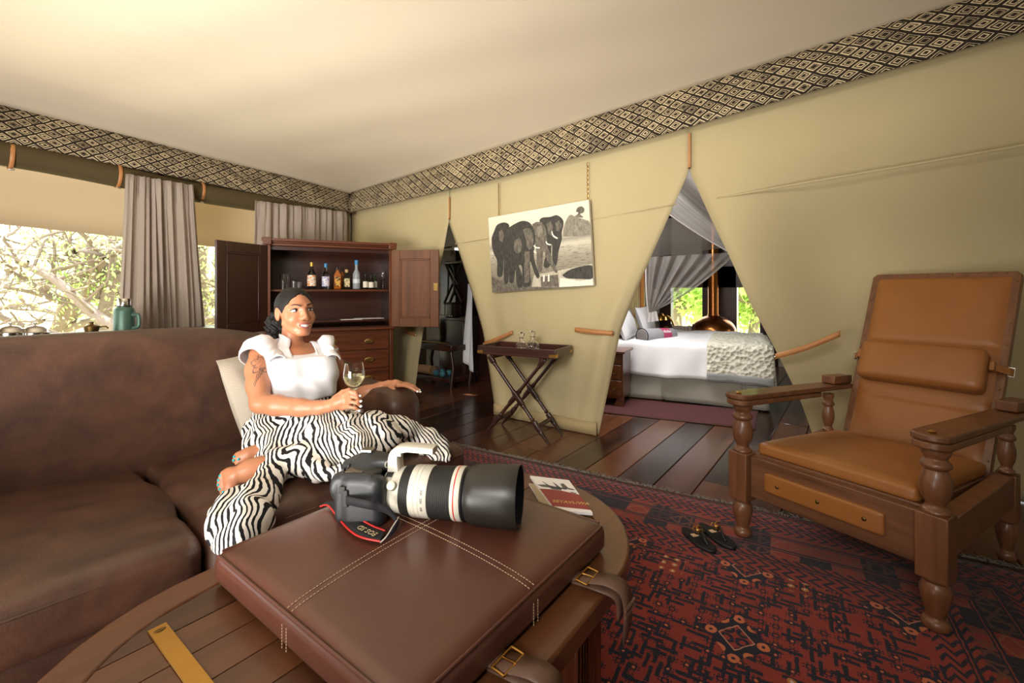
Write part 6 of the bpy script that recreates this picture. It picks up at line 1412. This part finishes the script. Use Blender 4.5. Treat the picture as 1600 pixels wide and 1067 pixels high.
# hand on the armrest
path(S, [(607, 601.5, 2.225), (618, 600, 2.205), (625, 601, 2.185)], [0.0215, 0.020, 0.014], 0.012)
S.cone(Qc(623, 601.5, 2.165), Qc(625, 598.5, 2.225), 0.012, 0.011, 0.012)
for pts, r in ((((623, 602, 2.165), (633, 602.5, 2.145), (643, 606, 2.135), (651, 611, 2.13)), 0.0082), (((625, 600.5, 2.185), (637, 601.5, 2.175), (647, 605.5, 2.17), (655, 611.5, 2.165)), 0.0084), (((626, 599, 2.207), (638, 600, 2.205), (647, 603.5, 2.205), (654, 608.5, 2.205)), 0.0078), (((625, 598, 2.228), (635, 599, 2.235), (642, 601.5, 2.24), (648, 605, 2.245)), 0.0070)):
    path(S, pts, [r*1.1, r, r*0.92, r*0.78], 0.004)
path(S, [(610, 604, 2.19), (615, 607.5, 2.165), (617.5, 611, 2.155)], [0.012, 0.010, 0.008], 0.006)
# legs under the skirt and the bare feet
path(S, [(462, 680, 1.98), (535, 690, 1.87), (596, 694, 1.80)], [0.085, 0.075, 0.055], 0.03); path(S, [(596, 694, 1.80), (500, 712, 1.72), (405, 730, 1.615)], [0.052, 0.048, 0.034], 0.02)
path(S, [(462, 682, 1.94), (520, 695, 1.85), (575, 700, 1.78)], [0.080, 0.07, 0.055], 0.03); path(S, [(575, 700, 1.78), (480, 708, 1.76), (402, 708, 1.72)], [0.05, 0.045, 0.030], 0.02)
path(S, [(405, 730, 1.615), (390, 735, 1.60), (370, 742, 1.575)], [0.034, 0.036, 0.029], 0.015); S.cone(Qc(357, 739, 1.575), Qc(361, 761, 1.565), 0.019, 0.021, 0.018)
toesA = [((356, 737, 1.575), (349, 739, 1.570), (345.5, 743, 1.565), 0.0085), ((354, 743, 1.572), (347, 746, 1.566), (343, 750, 1.560), 0.0090), ((354, 749, 1.570), (346, 752.5, 1.563), (342.5, 757, 1.557), 0.0095), ((355, 755, 1.567), (348, 759.5, 1.560), (344.5, 763.5, 1.554), 0.0098), ((360, 761, 1.565), (353, 767, 1.556), (349, 770.5, 1.550), 0.0130)]
for a, b, e, r in toesA: path(S, [a, b, e], [r*1.05, r*0.95, r*0.9], 0.005)
path(S, [(402, 708, 1.72), (388, 711, 1.70), (378, 712.5, 1.69)], [0.030, 0.026, 0.020], 0.015)
toesB = [((380, 708, 1.69), (371, 710, 1.685), (367.5, 713, 1.68), 0.009), ((379, 714, 1.685), (370, 716, 1.68), (366.5, 719, 1.675), 0.010), ((382, 718, 1.68), (374, 720.5, 1.675), (370, 723.5, 1.67), 0.009)]
for a, b, e, r in toesB: path(S, [a, b, e], [r*1.05, r*0.95, r*0.9], 0.005)
body = sdf_build(S, 'body', M['skin'], woman, camconv, 1)

# --- face details laid on the sculpted surface
def sample(p):
    g = (np.array(p)-S.lo)/S.h; i = np.clip(np.floor(g).astype(int), 0, S.n-2); f = g-i; D = S.D[i[0]:i[0]+2, i[1]:i[1]+2, i[2]:i[2]+2]
    D = D[0]*(1-f[0])+D[1]*f[0]; D = D[0]*(1-f[1])+D[1]*f[1]; return D[0]*(1-f[2])+D[1]*f[2]
def face(x, z, off=0.0, y0=0.135):
    y = y0
    for _ in range(140):
        if sample(hp(x, y, z)) < 0: break
        y -= 0.001
    return c2w(hp(x, y+off, z))
fN = c2w(F)
for s in (-1, 1):
    ec = c2w(hp(s*0.031, 0.0665, 0.0075)); Mr = Matrix((c2w(R_), c2w(F), c2w(U))).transposed()
    mb = MB(); mb.ell((0, 0, 0), (0.0165, 0.0122, 0.0088), Matrix.Translation(ec) @ Mr.to_4x4(), 18, 12); e = mb.build('eye', M['eyewhite'], woman, 180, world=True)
    gz = c2w(nrm3(F+R_*(-0.10)+U*0.05)); mb = MB(); mb.ell(ec+gz*0.0088, (0.0060, 0.0060, 0.0060), None, 14, 10); mb.build('iris', M['iris'], e, 180, world=True)
    L = [c2w(hp(s*(0.031+0.0165*t), 0.0785-0.004*abs(t)-0.006*max(0, t)**2, 0.0085+0.0062*(1-t*t)+0.0022*max(0, t))) for t in np.linspace(-1, 1.15, 12)]
    mb = MB(); mb.tube(L, [0.0014+0.0022*(1-abs(t))+0.0010*max(0, t) for t in np.linspace(-1, 1, 12)], 6); mb.build('lashes', M['lash'], woman, 60, world=True)
    L = [c2w(hp(s*(0.031+0.0150*t), 0.0770-0.006*t*t, 0.0065-0.0062*(1-t*t))) for t in np.linspace(-1, 1, 10)]
    mb = MB(); mb.tube(L, 0.0009, 5); mb.build('lower_lashes', M['lash'], woman, 60, world=True)
    L = [c2w(hp(s*(0.031+0.0175*t), 0.0760-0.005*abs(t), 0.0125+0.0070*(1-t*t))) for t in np.linspace(-1, 1, 10)]
    mb = MB(); mb.tube(L, [0.002+0.0024*(1-abs(t)) for t in np.linspace(-1, 1, 10)], 8); mb.build('eyelid', M['skin'], woman, 60, world=True)
    L = [face(s*x, z, 0.0006) for x, z in ((0.012, 0.0255), (0.022, 0.0305), (0.034, 0.0335), (0.044, 0.0310), (0.053, 0.0235))]; L = bez(L, 16)
    mb = MB(); mb.tube(L, [0.0030*(1-(i/(len(L)-1))**2)+0.0008 for i in range(len(L))], 6); mb.build('eyebrow', M['brow'], woman, 60, world=True)
tx = np.linspace(-1, 1, 15)
def mouth(t, k): zt = -0.0520-0.0040*(1-t*t); zb = -0.0520-0.0185*(1-t*t); return (0.0320*t, zt+(zb-zt)*k)
mb = MB(); mb.grid(lambda u, v: c2w(hp(0.0300*(2*u-1), 0.0900-0.020*(2*u-1)**2, mouth(2*u-1, v)[1])), 16, 4); mb.build('teeth', M['tooth'], woman, 180, world=True, solid=0.001)
ul = [c2w(hp(0.0335*t, 0.0950-0.0225*t*t, -0.0510-0.0022*(1-t*t)+0.0012*math.cos(6*t)*(1-t*t)+0.0015*t*t)) for t in tx]; ll = [c2w(hp(0.0330*t, 0.0930-0.0215*t*t, -0.0505-0.0218*(1-t*t))) for t in tx]
mb = MB(); mb.tube(ul, [0.0014+0.0024*(1-t*t) for t in tx], 8); mb.build('upper_lip', M['lip'], woman, 60, world=True)
mb = MB(); mb.tube(ll, [0.0014+0.0034*(1-t*t) for t in tx], 8); mb.build('lower_lip', M['lip'], woman, 60, world=True)
# --- hair: smoothed back from a rounded hairline into a low puff
Hh = SDF(HCn-0.25, HCn+0.20, 0.0034)
Hh.ell(hp(0, -0.017, 0.026), (0.0775, 0.0985, 0.0875), 0.0, M=MH); Hh.ell(hp(0, -0.065, -0.02), (0.058, 0.052, 0.055), 0.03, M=MH)
sl, P = Hh.allP(); q = (P-HCn)@np.stack([R_, F, U], 1); n_ = np.array([0, 0.76, -0.65]); cut = 0.0125-q@n_+0.09*np.maximum(0, np.abs(q[..., 0])-0.05)+0.0022*np.sin(q[..., 0]*310+2*np.sin(q[..., 0]*97))-0.45*np.maximum(0, 0.05-np.abs(q[..., 0]))
Hh.put(sl, cut, 0.004, '-')
for s in (-1, 1): Hh.ell(hp(s*0.078, -0.008, -0.012), (0.022, 0.024, 0.034), 0.004, '-', M=MH)
Hh.cone(hp(0, -0.095, -0.020), hp(0, -0.112, -0.030), 0.034, 0.034, 0.012)
sl, P = Hh.allP(); pc2 = hp(0.012, -0.138, -0.060); q = P-pc2; rr = np.sqrt((q**2).sum(-1)); d = rr-0.068+0.006*np.sin(q[..., 0]*190+3*np.sin(q[..., 2]*80))*np.sin(q[..., 1]*170)+0.004*np.sin(q[..., 2]*240+q[..., 0]*90); Hh.put(sl, d, 0.012)
sdf_build(Hh, 'hair', M['hair'], woman, camconv, 0)
# --- nails
def nail(pt, r, mat, d=(0, -1, 0.15)): mb = MB(); mb.ell(c2w(Qc(*pt)), r, None, 10, 8); mb.build('nail', mat, woman, 180, world=True)
for p_ in ((562.5, 618.5, 1.7245), (564.0, 626.8, 1.7225), (564.0, 634.8, 1.7225), (561.5, 641.5, 1.728), (554.0, 612.5, 1.750)): nail(p_, (0.0058, 0.0058, 0.0046), M['nail_white'])
for p_ in ((652.5, 611.8, 2.126), (656.5, 612.3, 2.161), (655.2, 609.3, 2.20), (617.8, 612.2, 2.148)): nail(p_, (0.0062, 0.0062, 0.0050), M['nail_white'])
for p_ in ((343.8, 743.2, 1.560), (341.4, 750.2, 1.555), (340.9, 757.4, 1.551), (343.2, 764.2, 1.548), (348.5, 769.0, 1.540)): nail(p_, (0.0044, 0.0044, 0.0048), M['nail_teal'])
for p_ in ((366.0, 713.5, 1.672), (365.0, 719.3, 1.666), (372.5, 717.5, 1.665)): nail(p_, (0.0046, 0.0046, 0.0046), M['nail_teal'])

# --- blouse
B = SDF((-1.17, 1.80, 0.66), (-0.62, 2.36, 1.06), 0.0040)
B.ell(Cc+up*0.0, (0.160, 0.112, 0.165), 0.0, M=MT); B.ell(Qc(473, 608, 2.03)+ff*0.012, (0.142, 0.112, 0.085), 0.04, M=MT)
for s in (-1, 1): B.ell(Cc+sd*s*0.068+ff*0.080-up*0.005, (0.072, 0.066, 0.078), 0.06, M=MT)
B.cone(Cc+up*0.05+sd*-0.08, shR+up*0.004, 0.072, 0.050, 0.03); B.cone(Cc+up*0.05+sd*0.08, shL+up*0.004, 0.072, 0.046, 0.03)
sl, P = B.allP(); q = (P-Cc)@MT
fold = 0.0035*np.sin(q[..., 0]*75+4*np.sin(q[..., 2]*16))*np.clip(1.0-np.abs(q[..., 2]+0.09)/0.10, 0, 1)+0.003*np.sin(q[..., 2]*60+q[..., 0]*34+1.0)*np.clip((-q[..., 2]+0.05)/0.1, 0, 1); B.D += fold.astype(np.float32)
zt = Qc(466, 547, 2.04)[2]-Cc[2]; lim = zt-0.02*np.clip(q[..., 1]/0.1, 0, 1)+0.00*q[..., 0]; B.put(sl, lim-q[..., 2], 0.006, '-')
zb_ = Qc(470, 607, 2.03)[2]-Cc[2]; B.put(sl, q[..., 2]-(zb_-0.03*q[..., 0]*0-0.10*np.clip(q[..., 1], -0.15, 0.15)-0.02), 0.008, '-')
# open the arm holes
B.chain([Qc(402, 580, 1.91), Qc(402, 640, 1.80)], [0.050, 0.05], 0.006, '-'); B.chain([Qc(531, 590, 2.21), Qc(552, 630, 2.27)], [0.050, 0.045], 0.006, '-')
blouse = sdf_build(B, 'blouse', M['white'], woman, camconv, 1)
def drape(p, off):
    p = np.array(p, float)
    for _ in range(12):
        e = 0.004; v0 = sample(p); g = np.array([sample(p+np.eye(3)[k]*e)-sample(p-np.eye(3)[k]*e) for k in range(3)]); g = g/(np.linalg.norm(g)+1e-9)
        p = p+g*np.clip(off-v0, -0.02, 0.02)*0.8
    return p
def curve3(pts, n): return [np.array(q) for q in bez([Qc(*p) for p in pts], n)]
def ribbon(name, A_, B_, n=28, off=0.007):
    a_, b_ = curve3(A_, n), curve3(B_, n); m = min(len(a_), len(b_))-1
    def fn(u, v): i = int(round(u*m)); return c2w(drape(a_[i]+(b_[i]-a_[i])*v, off+0.002*math.sin(6*v+9*u)))
    return MB().grid(fn, m, 4).build(name, M['white'], blouse, 180, world=True, solid=0.004)
ribbon('strap', [(463, 556, 1.93), (452, 541, 1.96), (447, 528, 2.02), (446, 522, 2.08), (444, 528, 2.14)], [(444, 562, 1.92), (436, 545, 1.94), (431, 534, 1.99), (430, 529, 2.06), (430, 534, 2.13)])
ribbon('strap', [(496, 562, 1.99), (493, 551, 2.03), (488, 543, 2.08), (483, 539, 2.13), (479, 540, 2.18)], [(509, 560, 2.02), (504, 551, 2.06), (498, 544, 2.11), (493, 541, 2.16), (489, 542, 2.20)])
def ruffle(inner, outer, n, seed, amp):
    a_, b_ = curve3(inner, 44), curve3(outer, 44); m = min(len(a_), len(b_))-1
    def fn(u, v):
        i = int(round(u*m)); p = a_[i]+(b_[i]-a_[i])*v; w_ = amp*v*(math.sin(2*PI*n*u+seed)+0.5*math.sin(2*PI*n*2.1*u))
        return c2w(drape(p, 0.009+0.020*math.sin(PI*v*0.8)+0.012*v+w_))
    return MB().grid(fn, m, 8).build('ruffle', M['white'], blouse, 180, world=True, solid=0.004)
ruffle([(448, 560, 1.92), (440, 545, 1.94), (434, 533, 1.99), (432, 528, 2.06), (431, 534, 2.13)], [(434, 580, 1.91), (429, 566, 1.89), (412, 556, 1.88), (395, 553, 1.92), (390, 572, 1.99)], 3, 0.5, 0.004)
ruffle([(507, 561, 2.01), (502, 550, 2.06), (497, 543, 2.11), (492, 541, 2.16)], [(518, 570, 2.05), (518, 556, 2.08), (516, 547, 2.13), (512, 543, 2.19)], 2, 0.0, 0.004)

# --- skirt
zs = T('zebra_print'); v = zs.co(); x, y, z = zs.xyz(v)
w1 = zs.noise(v, 3.2, 2, 0.5); w2 = zs.noise(v, 13.0, 3, 0.55); w3 = zs.noise(v, 34.0, 2)
ang = w1*5.0; k1 = (x*SA-y*CA)*0.95+z*0.30+(x*CA+y*SA)*0.30
s1 = (k1*330.0+w1*95.0+w2*9.0+w3*1.6).sin()
blk = s1.gt(0.22-(w2-0.5)*1.6)
M['zebra'] = zs.done(zs.mix(blk, zs.mix(w1, rgb(226, 218, 206), rgb(240, 236, 230)), rgb(22, 21, 24)), 0.8, Specular_IOR_Level=0.25); zs.bump(w2, 0.15, 0.004)
K = SDF((-1.16, 1.20, 0.36), (-0.20, 2.30, 0.83), 0.0055)
K.ell(Qc(471, 622, 2.03), (0.132, 0.102, 0.10), 0.0, M=MT); K.ell(Qc(460, 672, 1.98), (0.185, 0.155, 0.125), 0.05, M=MT)
def kp(pts, rs, k=0.04, flat=None): K.chain([Qc(*p) for p in pts], rs, k, flat=flat)
kp([(440, 672, 1.93), (520, 678, 1.86), (595, 684, 1.80)], [0.115, 0.100, 0.072]); kp([(440, 690, 1.86), (520, 700, 1.78), (575, 706, 1.72)], [0.105, 0.090, 0.060])
kp([(590, 690, 1.78), (520, 712, 1.72), (440, 722, 1.66)], [0.062, 0.062, 0.052]); kp([(420, 680, 1.88), (415, 705, 1.78), (425, 728, 1.68)], [0.090, 0.070, 0.048])
kp([(545, 690, 1.75), (560, 722, 1.62), (530, 745, 1.55)], [0.06, 0.045, 0.02], 0.04)
kp([(470, 715, 1.68), (500, 735, 1.60), (540, 748, 1.55)], [0.05, 0.03, 0.018], 0.03)
kp([(590, 668, 1.86), (622, 672, 1.92), (648, 678, 1.98)], [0.070, 0.052, 0.038], 0.04)
kp([(648, 678, 1.98), (672, 684, 2.00), (690, 696, 2.0), (698, 712, 1.97)], [0.038, 0.040, 0.032, 0.018], 0.03)
kp([(640, 676, 1.98), (662, 694, 1.97), (684, 714, 1.95)], [0.034, 0.030, 0.014], 0.03)
kp([(428, 730, 1.66), (420, 748, 1.58), (405, 775, 1.50)], [0.046, 0.038, 0.050], 0.03)
kp([(405, 775, 1.50), (380, 800, 1.42), (352, 825, 1.36)], [0.050, 0.052, 0.045], 0.035); kp([(405, 780, 1.48), (395, 812, 1.38), (372, 838, 1.31)], [0.048, 0.050, 0.036], 0.035)
kp([(380, 775, 1.48), (350, 795, 1.42), (335, 815, 1.37)], [0.034, 0.034, 0.026], 0.03); kp([(352, 825, 1.36), (345, 850, 1.29)], [0.045, 0.024], 0.03); kp([(385, 825, 1.34), (360, 852, 1.28)], [0.04, 0.024], 0.03)
sl, P = K.allP()
ph = P[..., 0]*40+P[..., 2]*70+3.0*np.sin(P[..., 0]*11+P[..., 1]*7)+2.0*np.sin(P[..., 2]*19); fold = 0.0060*np.sin(ph)+0.0038*np.sin(P[..., 0]*95-P[..., 1]*60+4*np.sin(P[..., 2]*24))
lob = np.clip((-0.80-P[..., 0])/0.1, 0, 1)*np.clip((1.56-P[..., 1])/0.1, 0, 1); fold = fold*(1-lob)+lob*0.008*np.sin(P[..., 0]*95+P[..., 2]*25+2*np.sin(P[..., 2]*16))
K.D += fold.astype(np.float32)
K.put(sl, Qc(470, 603, 2.03)[2]-P[..., 2]+0.10*((P-Cc)@ff), 0.006, '-')
skirt_o = sdf_build(K, 'skirt', M['zebra'], woman, camconv, 1)

# ================================================================ the glass in her hand
g0 = c2w(Qc(553.5, 643, 1.742)); wg = thing('wine_glass', 'stemmed glass of white wine held in the seated person\'s hand', 'glass', g0)
gh = 0.187
MB().lathe([(0.0, 0.0), (0.034, 0.0), (0.034, 0.0015), (0.010, 0.005), (0.0040, 0.012), (0.0036, 0.074), (0.006, 0.084), (0.022, 0.096), (0.034, 0.112), (0.0402, 0.132), (0.0395, 0.150), (0.0345, 0.178), (0.0325, gh), (0.0313, gh), (0.0333, 0.178), (0.0383, 0.150), (0.0390, 0.132), (0.0328, 0.113), (0.021, 0.0975), (0.0, 0.090)], seg=36, caps=False).build('bowl', M['glass'], wg, 60)
MB().lathe([(0.0, 0.0905), (0.0205, 0.098), (0.0324, 0.1132), (0.0386, 0.132), (0.0384, 0.1395), (0.0, 0.1395)], seg=36, caps=False).build('white_wine', T('white_wine').done(rgb(236, 232, 184), 0.02, 0, Transmission_Weight=0.85, IOR=1.33), wg, 60)
